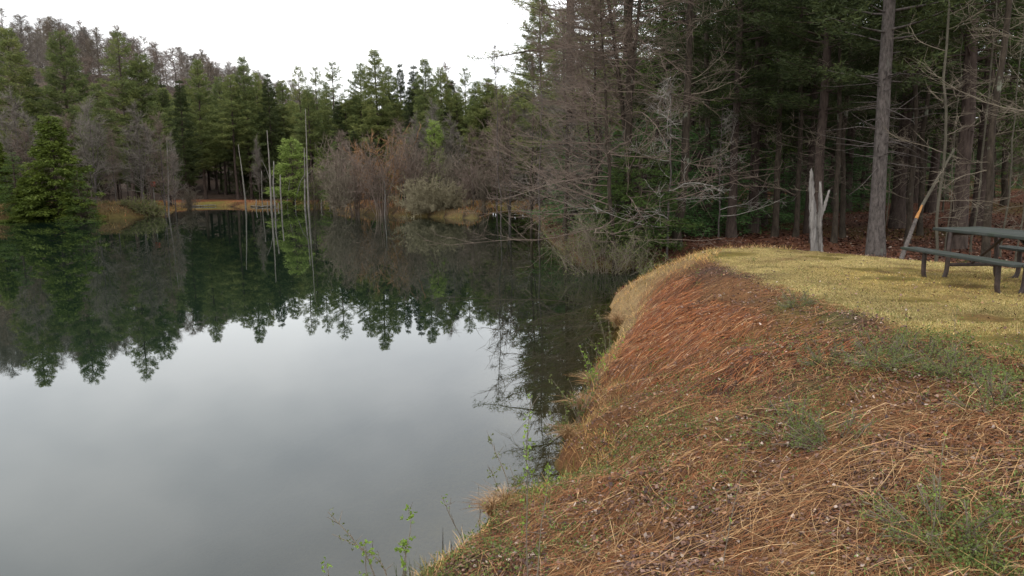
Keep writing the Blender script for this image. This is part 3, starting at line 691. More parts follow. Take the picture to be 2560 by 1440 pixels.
# bare trees and shrubs of the far shore
FB = [('bare_far', 215, 262, 62, 1., 'grey vase-shaped bare tree right of the olive hemlock'), ('bare_far_pink', 165, 300, 64, .9, 'pinkish bare tree behind the right flank of the olive hemlock'),
      ('bare_far', 30, 240, 63, .9, 'grey bare tree above the hemlocks at the left edge'), ('bare_far_pink', 60, 330, 62, .9, 'pinkish bare tree left of the olive hemlock'),
      ('bare_far', 338, 275, 64, .9, 'grey bare tree with level branches left of the red nest box'), ('bare_far_pink', 395, 300, 66, .8, 'pinkish bare tree right above the red nest box'),
      ('bare_far_pink', 275, 330, 63, .7, 'slender pinkish bare tree above the low olive bushes'), ('bare_far', 425, 345, 70, .6, 'thin bare tree at the tip of the grassy left bank'),
      ('bare_far', 640, 350, 92, .5, 'small thin bare tree beside the pale dead trunk'),
      ('bare_far', 1082, 268, 72, .8, 'tall grey bare tree above the alders, left of the bluish pine top'), ('bare_far', 1040, 300, 70, .8, 'grey bare tree rising behind the middle of the point'),
      ('bare_far', 1128, 300, 70, .8, 'grey bare tree rising behind the round bush'), ('bare_far_pink', 1180, 330, 66, .9, 'pinkish bare tree behind the right end of the point'),
      ('bare_far_pink', 1240, 320, 60, .9, 'pinkish bare tree right of the tip of the point'), ('bare_far_pink', 1112, 180, 95, .9, 'reddish bare treetop poking out between dark skyline pines')]
for kind, px, py, D, sx, lab in FB:
    putpx(kind, 'bare_tree', px, py, D, sxy=sx, label=lab, cat='bare tree', group='bare trees on the far shore')
SH = [('alder', 838, 362, 60.5, .8, 'dark-stemmed alder leaning over the water at the left tip of the point'), ('alder_pink', 885, 372, 62, .9, 'pinkish alder second from the left tip of the point'),
      ('alder_orange', 908, 362, 68, 1., 'orange-tipped alder behind the pinkish ones'), ('alder_pink', 950, 352, 60.5, 1., 'tall pinkish alder on the middle of the point'),
      ('alder_orange', 985, 338, 66, 1.1, 'orange-brown alder behind the tall pinkish alder'), ('alder_pink', 1020, 330, 61.5, .95, 'tall pinkish-grey alder left of the round bush'),
      ('alder', 1065, 345, 64, 1., 'grey-brown alder behind the round olive bush'), ('alder', 1120, 365, 62, 1., 'grey-brown alder right behind the round olive bush'),
      ('alder_pink', 1165, 390, 61, .9, 'low pinkish alder near the right tip of the point'), ('alder', 1207, 400, 59.5, .7, 'brown upright alder standing at the right tip of the point'),
      ('alder', 790, 400, 84, .9, 'brown alder thicket behind the left tip of the point'), ('alder_pink', 840, 350, 80, 1., 'pinkish alder farther back between the young pine and the point'),
      ('round_bush', 1062, 438, 58.6, 1.05, 'round olive-tan bush on the front of the point'), ('round_bush', 1118, 458, 58.2, .9, 'smaller round olive bush beside the big round one'),
      ('alder', 470, 462, 82, 1.3, 'low brown shrub at the marsh edge right of the left bank'), ('low_bush', 262, 500, 62.5, 1.2, 'leftmost low olive bush on the grassy left bank'),
      ('low_bush', 312, 497, 62.5, 1.3, 'low olive bush in the middle of the grassy left bank'), ('low_bush', 352, 490, 63, 1.1, 'tallest low olive bush by the nest box post'),
      ('low_bush', 385, 500, 63.5, .9, 'small olive bush at the foot of the nest box post'), ('alder', 205, 450, 57.5, .8, 'grey twiggy shrub beside the small shaggy hemlock'),
      ]
for kind, px, py, D, sx, lab in SH:
    putpx(kind, 'shrub', px, py, D, sxy=sx, label=lab, cat='shrub', group='shrubs along the far shore')

# ------------------------------------------------------------ near right shore and forest
def onground(px, D):
    p = aty(px, 440, D); return p[0], D
def atD(kind, name, px, D, H=None, **kw):
    # px is the column at which the foot of the trunk shows
    x = aty(px, 600, D)[0]; return put(kind, name, x, D, H=H, **kw)
atD('bare_main', 'bare_tree', 1572, 24.3, 15, rz=0, label='large dark-trunked bare tree with reddish level twigs spreading over the water', cat='bare tree')
atD('bare_over', 'bare_tree', 2730, 13.5, 9, rz=0, label='bare tree at the right edge whose pale branches hang in over the top corner', cat='bare tree')
atD('bare_sweep', 'bare_tree', 1540, 23.2, 8.6, rz=.1, label='leaning bare tree whose long low twigs sweep left over the water', cat='bare tree')
atD('bare_mid', 'bare_tree', 1490, 26.5, 9.5, rz=.4, label='many-stemmed bare tree left of the large dark-trunked one', cat='bare tree', group='bare trees along the right shore')
atD('bare_mid', 'bare_tree', 1415, 30, 9, rz=2.2, label='grey bare tree leaning out over the right cove', cat='bare tree', group='bare trees along the right shore')
atD('bare_mid', 'bare_tree', 1330, 38, 9, rz=4, label='grey bare tree farther along the right shore, above the cove', cat='bare tree', group='bare trees along the right shore')
atD('bare_far_pink', 'bare_tree', 1275, 46, 8, rz=1, label='pinkish bare tree between the point and the right cove', cat='bare tree', group='bare trees along the right shore')
atD('birch', 'bare_tree', 1256, 42, 10.8, rz=0, label='thin birch whose fine top stands alone against the sky', cat='bare tree', group='bare trees along the right shore')
atD('birch', 'bare_tree', 1345, 34, 12, rz=2, label='slender birch in front of the tiered pine', cat='bare tree', group='bare trees along the right shore')
atD('bare_dark', 'bare_tree', 1695, 25, 16, rz=0, label='straight dark trunk with brown twigs behind the end of the grassy bank', cat='bare tree', group='bare trees along the right shore')
atD('bare_silver', 'bare_tree', 1668, 23.6, 6.0, rz=.3, label='small tree with silvery crooked level branches in front of the dark trunk', cat='bare tree')
atD('bare_silver', 'bare_tree', 1795, 27, 5.0, rz=2.6, label='silvery branched small tree right of the straight dark trunk', cat='bare tree')
atD('bare_dark', 'bare_tree', 1770, 29, 15, rz=2.0, label='dark bare tree between the dark trunk and the grey-footed pine', cat='bare tree', group='bare trees along the right shore')
for px, D, H, kind, lab in [(1425, 36, 23, 'pine_tier', 'tall pine with long flat tiers of boughs above the cove'),
                      (1560, 44, 24, 'pine_tier', 'tall tiered pine behind the large bare tree'), (1355, 60, 17, 'pine_full', 'pine left of and behind the tiered pine'),
                      (1660, 42, 22, 'pine_near', 'tall dark pine behind the straight dark trunk'), (1750, 36, 22, 'pine_near', 'tall dark pine left of the grey-footed pine'),
                      (1828, 27.5, 17, 'pine_near_b', 'dark pine with a pale grey foot at the edge of the mossy ground'), (1500, 56, 20, 'pine_full', 'pine deep behind the many-stemmed bare tree'),
                      (1405, 52, 14, 'pine_full', 'mid-sized pine seen through the pinkish twigs of the cove'), (1900, 33, 21, 'pine_near', 'tall dark pine above the mossy ground'),
                      (2192, 20.8, 21, 'pine_near_gray', 'largest grey trunk with a flared foot right of the dead stump'), (2240, 30, 23, 'pine_near', 'dark thick trunk just behind the largest grey trunk'),
                      (2040, 24.5, 17, 'pine_near_b', 'grey trunk rising straight behind the bleached stump'), (2392, 22.5, 22, 'pine_near_b', 'thick brown trunk behind the left end of the picnic table'),
                      (1975, 36, 22, 'pine_near', 'tall pine in the wood between the silvery tree and the stump'), (2110, 40, 22, 'pine_near', 'tall pine deep in the wood behind the stump'),
                      (2320, 38, 20, 'pine_bare_low', 'tall pine deep in the wood above the leaning broken pole'), (2620, 30, 22, 'pine_near', 'tall pine deep in the wood at the right edge above the table')]:
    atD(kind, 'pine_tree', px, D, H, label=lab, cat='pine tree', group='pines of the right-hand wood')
atD('hemlock_tall', 'hemlock_tree', 2440, 27, 17, label='tall hemlock with drooping green boughs over the picnic table', cat='hemlock tree', group='hemlocks of the right-hand wood')
atD('hemlock_tall', 'hemlock_tree', 2640, 25, 13, label='hemlock at the right edge of the photo beyond the table', cat='hemlock tree', group='hemlocks of the right-hand wood')
atD('hemlock_tall', 'hemlock_tree', 1720, 33, 17, label='hemlock with low sweeping boughs behind the silvery tree', cat='hemlock tree', group='hemlocks of the right-hand wood')
atD('hemlock_tall', 'hemlock_tree', 1880, 30, 16, label='hemlock hanging over the mossy ground right of the grey-footed pine', cat='hemlock tree', group='hemlocks of the right-hand wood')
for px, D, H, lab in [(1600, 24.0, 3.6, 'bright green hemlock clump wrapped round the foot of the large bare tree'), (1540, 24.2, 2.6, 'bright green low hemlock just left of the large dark trunk'), (1585, 26, 3.9, 'green young hemlock behind the foot of the large bare tree'), (1540, 28, 2.8, 'low green hemlock behind the budding shore shrub'),
                 (1640, 29, 4.8, 'green young hemlock left of the straight dark trunk'), (1740, 29.5, 4.2, 'dark young hemlock right of the straight dark trunk'),
                 (1790, 31, 5.0, 'green young hemlock behind the silvery branches'), (1890, 32, 4.2, 'young hemlock right of the grey-footed pine'),
                 (1950, 34, 3.6, 'young hemlock at the back of the mossy ground'), (2070, 40, 4.4, 'young hemlock deep in the wood behind the stump'),
                 (2150, 41, 4.0, 'young hemlock deep in the wood left of the largest trunk'), (2290, 46, 4.5, 'young hemlock deep in the wood behind the leaning pole'),
                 (1450, 40, 5.0, 'young hemlock at the back of the right cove'), (1500, 34, 5.2, 'green young hemlock behind the many-stemmed bare tree')]:
    atD('hemlock_green' if D < 25 else 'understory', 'hemlock_tree', px, D, H, sxy=1.35, label=lab, cat='hemlock tree', group='young hemlocks under the right-hand wood')
for kind, px, D, H, lab in [('pole_tree', 1988, 27, 15, 'dark slim trunk left of the bleached stump'), ('pole_tree', 2084, 24.5, 14, 'first thin dark trunk right of the bleached stump'),
                      ('pole_tree', 2106, 26.5, 15, 'second brown trunk right of the bleached stump'), ('pole_gray', 2344, 18.3, 13, 'pale lichen-covered sapling between the leaning pole and the table'),
                      ('pole_tree', 2268, 24, 14, 'thin dark trunk between the largest trunk and the leaning pole'), ('pole_tree', 2300, 27, 15, 'slim dark trunk behind the leaning pole'),
                      ('pole_gray', 2430, 21, 11, 'thin grey sapling behind the picnic table top'), ('pole_tree', 2470, 19, 15, 'reddish-grey slim trunk behind the right part of the table'),
                      ('pole_gray', 2505, 20, 9, 'pale thin sapling right of the reddish-grey slim trunk'), ('pole_gray', 2545, 18, 8, 'pale sapling at the right edge of the photo behind the table'),
                      ('pole_gray', 2365, 21, 7, 'short forked sapling behind the left end of the table'), ('pole_gray', 2210, 26, 8, 'thin pale sapling at the foot of the largest trunk')]:
    atD(kind, 'bare_tree', px, D, H, label=lab, cat='bare tree', group='slim trunks of the right-hand wood')
# the crowd of trunks deeper in
n_ = 0
while n_ < 150:
    D = 27+rng.random()**.8*75; px = rng.uniform(1640, 2900)
    if px < 1850 and D < 40: continue
    kind = rng.choice(['pole_tree', 'pole_tree', 'pine_near_b', 'pole_tree', 'pole_gray', 'pole_tree', 'bare_dark', 'pine_bare_low', 'bare_dark'])
    lab, cat = {'pine_near_b': ('tall dark pine deep in the right-hand wood', 'pine tree'), 'pine_bare_low': ('high-crowned pine deep in the right-hand wood', 'pine tree'),
                'pole_tree': ('slim dark trunk deep in the right-hand wood', 'bare tree'), 'pole_gray': ('thin pale sapling deep in the right-hand wood', 'bare tree'),
                'bare_dark': ('thick dark bare tree deep in the right-hand wood', 'bare tree')}[kind]
    x = aty(px, 480, D)[0]
    put(kind, 'pine_tree' if 'pine' in kind else 'bare_tree', x, D, H=rng.uniform(13, 21), label=where(px, D, {'pine_near_b': 'tall dark pine', 'pine_bare_low': 'high-crowned pine', 'pole_tree': 'slim dark trunk', 'pole_gray': 'thin pale sapling', 'bare_dark': 'thick dark bare tree'}[kind], 27, 102), cat=cat, group='crowd of trunks deep in the right-hand wood'); n_ += 1
for i in range(140):
    px = rng.uniform(1180, 2950); D = rng.uniform(60, 120)
    x = aty(px, 480, D)[0]
    put(['pine_full', 'pine_narrow', 'pine_wide'][i % 3], 'pine_tree', x, D, H=rng.uniform(8, 12) if px > 2230 else rng.uniform(11, 16) if px > 1450 else rng.uniform(10, 14), sxy=1.2, label=where(px, D, ['full', 'narrow', 'broad'][i % 3]+' background pine', 60, 120), cat='pine tree', group='pines at the back of the right-hand wood')
for i in range(30):
    px = rng.uniform(1850, 2750); D = rng.uniform(44, 90); x = aty(px, 480, D)[0]
    put('understory', 'hemlock_tree', x, D, H=rng.uniform(2.5, 5), sxy=1.3, label=where(px, D, 'bushy young hemlock', 44, 90), cat='hemlock tree', group='young hemlocks deep in the right-hand wood')
for i in range(60):
    px = rng.uniform(395, 1330); D = rng.uniform(93, 125) if px < 830 else rng.uniform(70, 100); x = aty(px, 480, D)[0]
    put(['hemlock', 'bare_far_pink', 'pine_narrow'][i % 3], ['hemlock_tree', 'bare_tree', 'pine_tree'][i % 3], x, D, H=rng.uniform(5, 9), sxy=1.2, label=where(px, D, ['small dark hemlock', 'small bare tree', 'small dark pine'][i % 3], 70, 125),
        cat=['hemlock tree', 'bare tree', 'pine tree'][i % 3], group='undergrowth below the far shore pines')
# shrubs at the near cove
for px, D, H, kind, lab in [(1505, 21.6, 2.5, 'shore_shrub', 'budding green shrub overhanging the water at the foot of the bare tree'), (1440, 23.5, 2.0, 'shore_shrub', 'budding shrub reaching left over the cove'),
                      (1660, 20.3, 1.0, 'low_bush', 'brown low shrub on the red bank behind the dam end'), (1590, 22.6, 1.4, 'shore_shrub', 'low budding shrub right of the overhanging one'),
                      (1745, 20.8, .8, 'low_bush', 'small scrubby bush below the straight dark trunk')]:
    atD(kind, 'shrub', px, D, H, label=lab, cat='shrub', group='shrubs of the right cove')
# ------------------------------------------------------------ dead snags and poles
def stake(name, pts, D, rads, mat, label, cat, group=None, k=8, extra=(), jag=True, seed=1, base_z=None):
    """a bare standing or leaning pole through photo points (foot first) at distance D, or one distance per point"""
    Ds = D if isinstance(D, (list, tuple)) else [D]*len(pts)
    W = np.array([aty(p[0], p[1], d_) for p, d_ in zip(pts, Ds)])
    z0 = (tz(W[0, 0], W[0, 1])-.1) if base_z is None else base_z
    foot = W[0].copy(); foot[2] = z0
    g = np.random.default_rng(seed)
    P = np.vstack([foot[None], W[1:]]) if abs(W[0, 2]-z0) < .6 else np.vstack([foot[None], W])
    P = P-foot
    tt = np.linspace(0, len(P)-1, 16); Q = np.stack([np.interp(tt, range(len(P)), P[:, i]) for i in range(3)], -1)
    Q[1:, :2] += np.cumsum(g.normal(size=(15, 2)), 0)*rads[0]*.05
    rr = np.interp(np.linspace(0, 1, 16), np.linspace(0, 1, len(rads)), rads)*(1+g.normal(size=16)*.07)
    a = Acc(); V, F_ = tubes(Q, rr, k); V = V.reshape(16, k, 3)
    if jag: V[-1, :, 2] += g.uniform(-.2, 1, k)*rads[-1]*5; V[-1, :, :2] = V[-1, :, :2]*.75+Q[-1, :2]*.25
    a.add(V, F_)
    n0 = a.n; a.add(Q[-1:]*1, T=[[0-n0+15*k+j, 0-n0+15*k+(j+1) % k, 0] for j in range(k)])
    root = empty(name, tuple(foot)); tag(root, label, cat, group)
    me = a.mesh(name+'_trunk', True); obj('trunk', me, MT[mat], root)
    for q, (f, az, el, L, r_) in enumerate(extra):
        i0 = int(f*15); p = Q[i0]; d = (math.cos(az)*math.cos(el), math.sin(az)*math.cos(el), math.sin(el))
        me = mesh_np('branch', *tubes(wob(p, d, L, 6, .12, g), np.linspace(r_, r_*.35, 6), 5), smooth=True); obj('branch', me, MT[mat], root)
    return root
GS = 'dead trunks standing at the marsh edge'
stake('dead_tree', [(613, 500), (605, 430), (596, 363)], 84, (0.115, 0.079, 0.036), 'bark_snag', 'leaning bare grey trunk, leftmost of the dead trunks at the marsh', 'dead tree', GS)
stake('dead_tree', [(678, 508), (674, 420), (668, 328)], 82, (0.158, 0.115, 0.036), 'bark_snag', 'tallest pale dead trunk with a thin side stem left of the bright young pine', 'dead tree', GS, extra=[(.55, 2.9, 1.25, 2.6, .05), (.4, .3, .4, .7, .03)])
stake('dead_tree', [(687, 512), (683, 460), (685, 408)], 81, (0.108, 0.094, 0.065), 'snag_pale', 'knobbly broken dead trunk touching the right of the tallest one', 'dead tree', GS, extra=[(.7, 0, .1, .3, .05), (.5, .2, .1, .3, .05), (.85, 3.1, .2, .25, .04), (.3, .1, .2, .28, .04)])
stake('dead_tree', [(703, 508), (701, 470), (701, 441)], 81, (0.094, 0.086, 0.065), 'bark_snag', 'short blunt dead trunk in front of the bright young pine', 'dead tree', GS)
stake('dead_tree', [(762, 500), (762, 440), (761, 372)], 82.5, (0.122, 0.101, 0.036), 'snag_pale', 'shorter left one of the pair of pale dead trunks', 'dead tree', GS)
stake('dead_tree', [(771, 508), (768, 420), (764, 274)], 82, (0.144, 0.108, 0.029), 'bark_snag', 'tall right one of the pair of pale dead trunks', 'dead tree', GS, extra=[(.6, .4, .8, 1.2, .03), (.5, 2.6, .7, .9, .03)])
stake('dead_tree', [(655, 500), (654, 430)], 86, (0.086, 0.036), 'bark_snag', 'thin dead trunk between the leaning one and the tallest one', 'dead tree', GS)
stake('leaning_pole', [(738, 500), (752, 452), (760, 440)], 83, (.07, .05, .03), 'bark_snag', 'thin stick slanting right against the bright young pine', 'pole', GS)
stake('leaning_pole', [(718, 503), (725, 450)], 83, (.06, .04), 'bark_snag', 'thin stick slanting slightly in front of the bright young pine', 'pole', GS)
stake('dead_tree', [(421, 532), (420, 440), (417, 345)], 66.5, (0.079, 0.065, 0.029), 'bark_snag', 'thin straight pale trunk at the tip of the grassy left bank', 'dead tree')
stake('dead_tree', [(962, 530), (963, 490), (961, 455)], 59.5, (0.040, 0.036, 0.025), 'snag_pale', 'thin white broken birch trunk among the alders of the point', 'dead tree')
for q, (px, py) in enumerate([(668, 512), (803, 507), (825, 500), (640, 507), (695, 516)]):
    stake('tree_stub', [(px, py+6), (px+1, py-5)], 81-q*.2, (.07, .05), 'snag_pale', 'short dead stub poking out of the marsh edge', 'dead tree', 'stubs at the marsh edge')
# fallen logs at the waterline
for (a_, b_) in [((645, 517), (695, 514)), ((600, 513), (650, 516)), ((470, 516), (540, 513))]:
    p = onz(*a_, .08); q = onz(*b_, .12); P = np.stack([p+(q-p)*s for s in np.linspace(0, 1, 7)]); P[:, 2] += rng.normal(size=7)*.03
    o = obj('fallen_log', mesh_np('fallen_log', *tubes(P-p, np.linspace(.1, .05, 7), 6), smooth=True), MT['snag_pale'], None, tuple(p))
    tag(o, 'pale fallen log lying along the far waterline', 'log', 'fallen logs along the far waterline')

# bleached stump with three splinters
root = empty('broken_stump', (0, 0, 0)); D = 18.6
p = aty(2040, 632, D); zf_ = tz(p[0], D)-.1; root.location = (p[0], D, zf_)
tag(root, 'bleached broken stump splintered into three pale prongs behind the lawn', 'dead tree')
def prong(pts, rads, Doff, mat, seed, flat=1.0, k=12):
    g = np.random.default_rng(seed); W = np.array([aty(px, py, D+Doff) for px, py in pts])-np.array([p[0], D, zf_])
    n_ = 26; tt = np.linspace(0, len(W)-1, n_); Q = np.stack([np.interp(tt, range(len(W)), W[:, i]) for i in range(3)], -1)
    rr = np.interp(np.linspace(0, 1, n_), np.linspace(0, 1, len(rads)), rads)
    V, F_ = tubes(Q, rr, k); V = V.reshape(n_, k, 3)
    rid = 1+.26*g.normal(size=k); V = Q[:, None]+(V-Q[:, None])*rid[None, :, None]*(1+.13*g.normal(size=(n_, k)))[:, :, None]
    V[:, :, 1] = Q[:, None, 1]+(V[:, :, 1]-Q[:, None, 1])*flat
    V[-1, :, 2] += g.uniform(-1.5, 4, k)*rads[-1]; V[-2, :, 2] += g.uniform(-1, 1.5, k)*rads[-1]
    a = Acc(); a.add(V, F_); n0 = a.n; c = V[-1].mean(0)-np.array([0, 0, rads[-1]])
    a.add(c[None], T=[[(n_-1)*k+j-n0, (n_-1)*k+(j+1) % k-n0, 0] for j in range(k)])
    me = a.mesh('prong'); o = obj('prong', me, MT[mat], root); return o
prong([(2034, 640), (2030, 560), (2028, 490), (2027, 428)], (.075, .062, .058, .05, .026), 0, 'snag_pale', 3)
prong([(2050, 640), (2048, 570), (2053, 520), (2051, 460)], (.085, .07, .052, .042, .022), .08, 'snag_pale', 4)
prong([(2051, 540), (2062, 512), (2072, 478)], (.042, .036, .02), .1, 'snag_pale', 5)
prong([(2042, 640), (2041, 590), (2040, 540)], (.06, .05, .03), .12, 'bark_snag', 6)

# leaning snapped pole with a fresh orange break
root = empty('leaning_pole', (0, 0, 0)); A_ = aty(2240, 650, 17.2); zA = tz(A_[0], A_[1])-.1; A_[2] = zA; root.location = tuple(A_)
tag(root, 'thin leaning broken trunk with a fresh orange split, propped right', 'pole')
B_ = aty(2290, 548, 18.3)-A_; C_ = aty(2303, 518, 18.6)-A_; D_ = aty(2386, 372, 20.2)-A_
g = np.random.default_rng(9)
def seg(a_, b_, r_, nm, mat, k=8, n_=10):
    P = np.array([a_+(b_-a_)*s for s in np.linspace(0, 1, n_)]); P[1:-1] += g.normal(size=(n_-2, 3))*.004
    obj(nm, mesh_np(nm, *tubes(P, np.linspace(*r_, n_), k), smooth=True), MT[mat], root)
seg(np.zeros(3), B_, (.065, .045), 'lower_trunk', 'bark_gray'); MT['fresh_wood'] = bark('fresh_wood', (.24, .10, .035), (.42, .22, .08), 12, .1, .3)
seg(B_, C_+(C_-B_)*.15, (.047, .022), 'split_wood', 'fresh_wood', n_=6); seg(C_-np.array([.02, 0, .05]), D_, (.045, .03), 'upper_trunk', 'bark_lichen')

# red nest box on a post by the left bank
root = empty('nest_box', (0, 0, 0)); p = aty(386, 495, 67); z = tz(p[0], p[1])-.1; p[2] = z; root.location = tuple(p)
tag(root, 'small red nest box on a thin pale post by the left shore', 'nest box')
top = aty(383, 465, 67)-p
me = mesh_np('post', *tubes(np.array([[0, 0, 0], [top[0]*.5, 0, top[2]*.5], [top[0], 0, top[2]]]), np.array([.05, .045, .045]), 8), smooth=True); obj('post', me, MT['snag_pale'], root)
MT['red_paint'] = bark('faded_red_paint', (.20, .045, .03), (.36, .10, .07), 6, .5, .2)
V, Q, T = boxv(0, 0, 0, .32, .30, .44, bev=.01); me = mesh_np('box', V, Q, T); bx_ = obj('box', me, MT['red_paint'], root); bx_.location = (top[0], -.02, top[2]+.16)
V, Q, T = boxv(0, -.03, .225, .36, .38, .03, bev=.006); me = mesh_np('lid', V, Q, T); obj('lid', me, MT['red_paint'], bx_)
th = np.arange(16)/16*6.283; V = np.array([[0.05*math.cos(a), -.142, .06+.05*math.sin(a)] for a in th]+[[0.05*math.cos(a), -.155, .06+.05*math.sin(a)] for a in th]+[[0, -.155, .06]])
me = mesh_np('entrance_hole', V, [[i, (i+1) % 16, 16+(i+1) % 16, 16+i] for i in range(16)], [[16+i, 16+(i+1) % 16, 32] for i in range(16)]); obj('entrance_hole', me, MT['bark_dark'], bx_)

# ------------------------------------------------------------ picnic table
mw, t, b = mat_base('weathered_green_planks', .85, .15)
tcx = t.nodes.new('ShaderNodeTexCoord'); n = noise(t, 5, 6, .7, tcx.outputs['Object'], (6, .35, 6)); r = ramp(t, [(.3, (.020, .023, .021)), (.55, (.042, .047, .042)), (.75, (.10, .102, .092))])
t.links.new(n.outputs[0], r.inputs[0]); n2 = noise(t, 2.2, 6, .7, tcx.outputs['Object']); r2 = ramp(t, [(.5, (0, 0, 0)), (.66, (1, 1, 1))]); t.links.new(n2.outputs[0], r2.inputs[0])
t.links.new(mix(t, r.outputs[0], (.03, .04, .025), r2.outputs[0]), b.inputs['Base Color'])
bp = t.nodes.new('ShaderNodeBump'); bp.inputs['Strength'].default_value = .5; bp.inputs['Distance'].default_value = .004; t.links.new(n.outputs[0], bp.inputs['Height']); t.links.new(bp.outputs[0], b.inputs['Normal'])
mp_, t, b = mat_base('brown_painted_pipe', .55, .4)
tcx = t.nodes.new('ShaderNodeTexCoord'); n = noise(t, 20, 5, .7, tcx.outputs['Object']); r = ramp(t, [(.35, (.022, .014, .012)), (.65, (.055, .035, .028))]); t.links.new(n.outputs[0], r.inputs[0]); t.links.new(r.outputs[0], b.inputs['Base Color'])
TX, TY = 7.05, 10.12; TL = 2.44
troot = empty('picnic_table', (TX, TY, tz(TX, TY)-.015), R(2.0))
tag(troot, 'weathered dark green picnic table with attached benches and brown pipe legs on the lawn', 'picnic table')
def planks(name, xs, wdt, zt, th_, L):
    a = Acc(); g = np.random.default_rng(3)
    for x in xs:
        V, Q, T = boxv(x, g.normal()*.004, zt-th_/2+g.normal()*.001, wdt, L, th_, bev=.006); a.add(V, Q, T)
    return obj(name, a.mesh(name), mw, troot)
planks('tabletop', [-.306, -.153, 0, .153, .306], .146, .76, .045, TL)
for sx in (-1, 1): planks('bench_seat', [sx*.675, sx*.815], .132, .46, .04, TL)
def pipe(name, pts, r_, k=10, sub=0):
    P = np.array(pts, float)
    for _ in range(sub):   # round the bends
        Qn = [P[0]]
        for i in range(len(P)-1): Qn += [P[i]*.75+P[i+1]*.25, P[i]*.25+P[i+1]*.75]
        Qn.append(P[-1]); P = np.array(Qn)
    a = Acc(); a.add(*tubes(P, np.full(len(P), r_), k))
    return obj(name, a.mesh(name, True), mp_, troot)
for y in (-.80, .80):
    for sx in (-1, 1):
        pipe('leg', [(sx*.745, y, .42), (sx*.745, y, .24), (sx*.74, y, .05), (sx*.67, y, -.03), (sx*.46, y, -.03), (sx*.39, y, .05), (sx*.375, y, .24), (sx*.375, y, .45), (sx*.345, y, .715)], .034, sub=2)
        V, Q, T = boxv(sx*.745, y, .425, .27, .07, .012, bev=.002); obj('seat_bracket', mesh_np('seat_bracket', V, Q, T), mp_, troot)
    V, Q, T = boxv(0, y, .69, .72, .045, .045, bev=.004); obj('top_crossbar', mesh_np('top_crossbar', V, Q, T), mp_, troot)
    V, Q, T = boxv(0, y, .215, .72, .045, .05, bev=.004); obj('crossbar', mesh_np('crossbar', V, Q, T), mp_, troot)
    s = 1 if y > 0 else -1
    pipe('brace', [(0, y, .235), (0, s*.12, .705)], .022)
V, Q, T = boxv(0, 0, .705, .66, .06, .02, bev=.003); obj('top_batten', mesh_np('top_batten', V, Q, T), mp_, troot)

# ------------------------------------------------------------ ground cover
ZG = GZ.reshape(ny, nx); DSG = DS.reshape(ny, nx); DLG = DL.reshape(ny, nx)
def samp(G, x, y):
    i = np.clip(np.searchsorted(gx, x)-1, 0, nx-2); j = np.clip(np.searchsorted(gy, y)-1, 0, ny-2)
    fx = np.clip((x-gx[i])/(gx[i+1]-gx[i]), 0, 1); fy = np.clip((y-gy[j])/(gy[j+1]-gy[j]), 0, 1)
    return (G[j, i]*(1-fx)+G[j, i+1]*fx)*(1-fy)+(G[j+1, i]*(1-fx)+G[j+1, i+1]*fx)*fy
def scatter(n, y0, y1, pw, x0=-4, x1=14, margin=120):
    u = rng.random(n)
    if abs(pw-1) < 1e-6: y = y0*(y1/y0)**u
    else: y = (y0**(1-pw)+u*(y1**(1-pw)-y0**(1-pw)))**(1/(1-pw))
    wl = (-1350/F*y*1.0); wr = (1400/F*y*1.08)
    lo = np.maximum(x0, wl); hi = np.minimum(x1, wr); x = lo+(hi-lo)*rng.random(n)
    return x, y
def cols(n, pal, wts=None, var=.25):
    pal = np.array(pal); c = pal[rng.choice(len(pal), n, p=wts)]
    return np.clip(c*(1+rng.normal(size=(n, 1))*var), .004, .9)
def lie(x, y, ang, L, W, rise, curl, col, pts=4, lift=.012):
    """strands lying on the ground: heading ang, length L, arch rise, sideways curl"""
    n = len(x); s = np.linspace(0, 1, pts)
    hx = np.cos(ang); hy = np.sin(ang)
    off = (s[None]-.5)*L[:, None]; cu = curl[:, None]*((s[None]-.5)**2*4-1)*L[:, None]*.25
    PX = x[:, None]+hx[:, None]*off-hy[:, None]*cu; PY = y[:, None]+hy[:, None]*off+hx[:, None]*cu
    PZ = samp(ZG, PX, PY)
    PZ = np.maximum(PZ, .0)+lift*rng.random((n, 1))+rise[:, None]*(1-(2*s[None]-1)**2)+.004
    P = np.stack([PX, PY, PZ], -1)
    side = nrm(np.stack([-hy, hx, rng.normal(size=n)*.7], -1))
    wt = np.array([.7, 1, .9, .35]) if pts == 4 else np.array([.8, 1, .3])
    V, Q = ribbons(P, W[:, None]*wt[None], side)
    return V, Q, np.repeat(col, pts*2, 0)
DOWN = math.atan2(-.45, -1)
# reddish needles and thin straw combed down the slope
a = Acc()
x, y = scatter(150000, 6.2, 16, 1.0, 0, 6)
ds = samp(DSG, x, y); dl = samp(DLG, x, y); nz = vnoise(x, y, 1.3, 11)
k_ = (ds > .25) & (dl > .1) & (sstep(6.2, 9.8, y+1.2*nz)*sstep(14.3, 12.8, y+.4*nz)*sstep(.7, 1.6, dl+.4*nz)*sstep(.1, .8, ds)*(.45+.55*sstep(-.4, .4, vnoise(x, y, .7, 61))) > rng.random(len(x))*.95); x, y = x[k_], y[k_]
n = len(x); c = cols(n, [(.25, .085, .030), (.18, .058, .023), (.31, .135, .055), (.14, .065, .04), (.40, .25, .14), (.09, .048, .036)], [.28, .22, .16, .14, .06, .14], .25)
a.add(*(lambda r: (r[0], r[1], None, r[2]))(lie(x, y, DOWN+.3*vnoise(x, y, .8, 62)+rng.normal(size=n)*.3, rng.uniform(.06, .26, n), rng.uniform(.002, .006, n), rng.uniform(0, .02, n), rng.normal(size=n)*.2, c)))
tag(obj('fallen_needles', a.mesh('fallen_needles'), MT['straw']), 'rust-red needles and thin straw combed down the bank slope', 'fallen needles', kind='stuff')
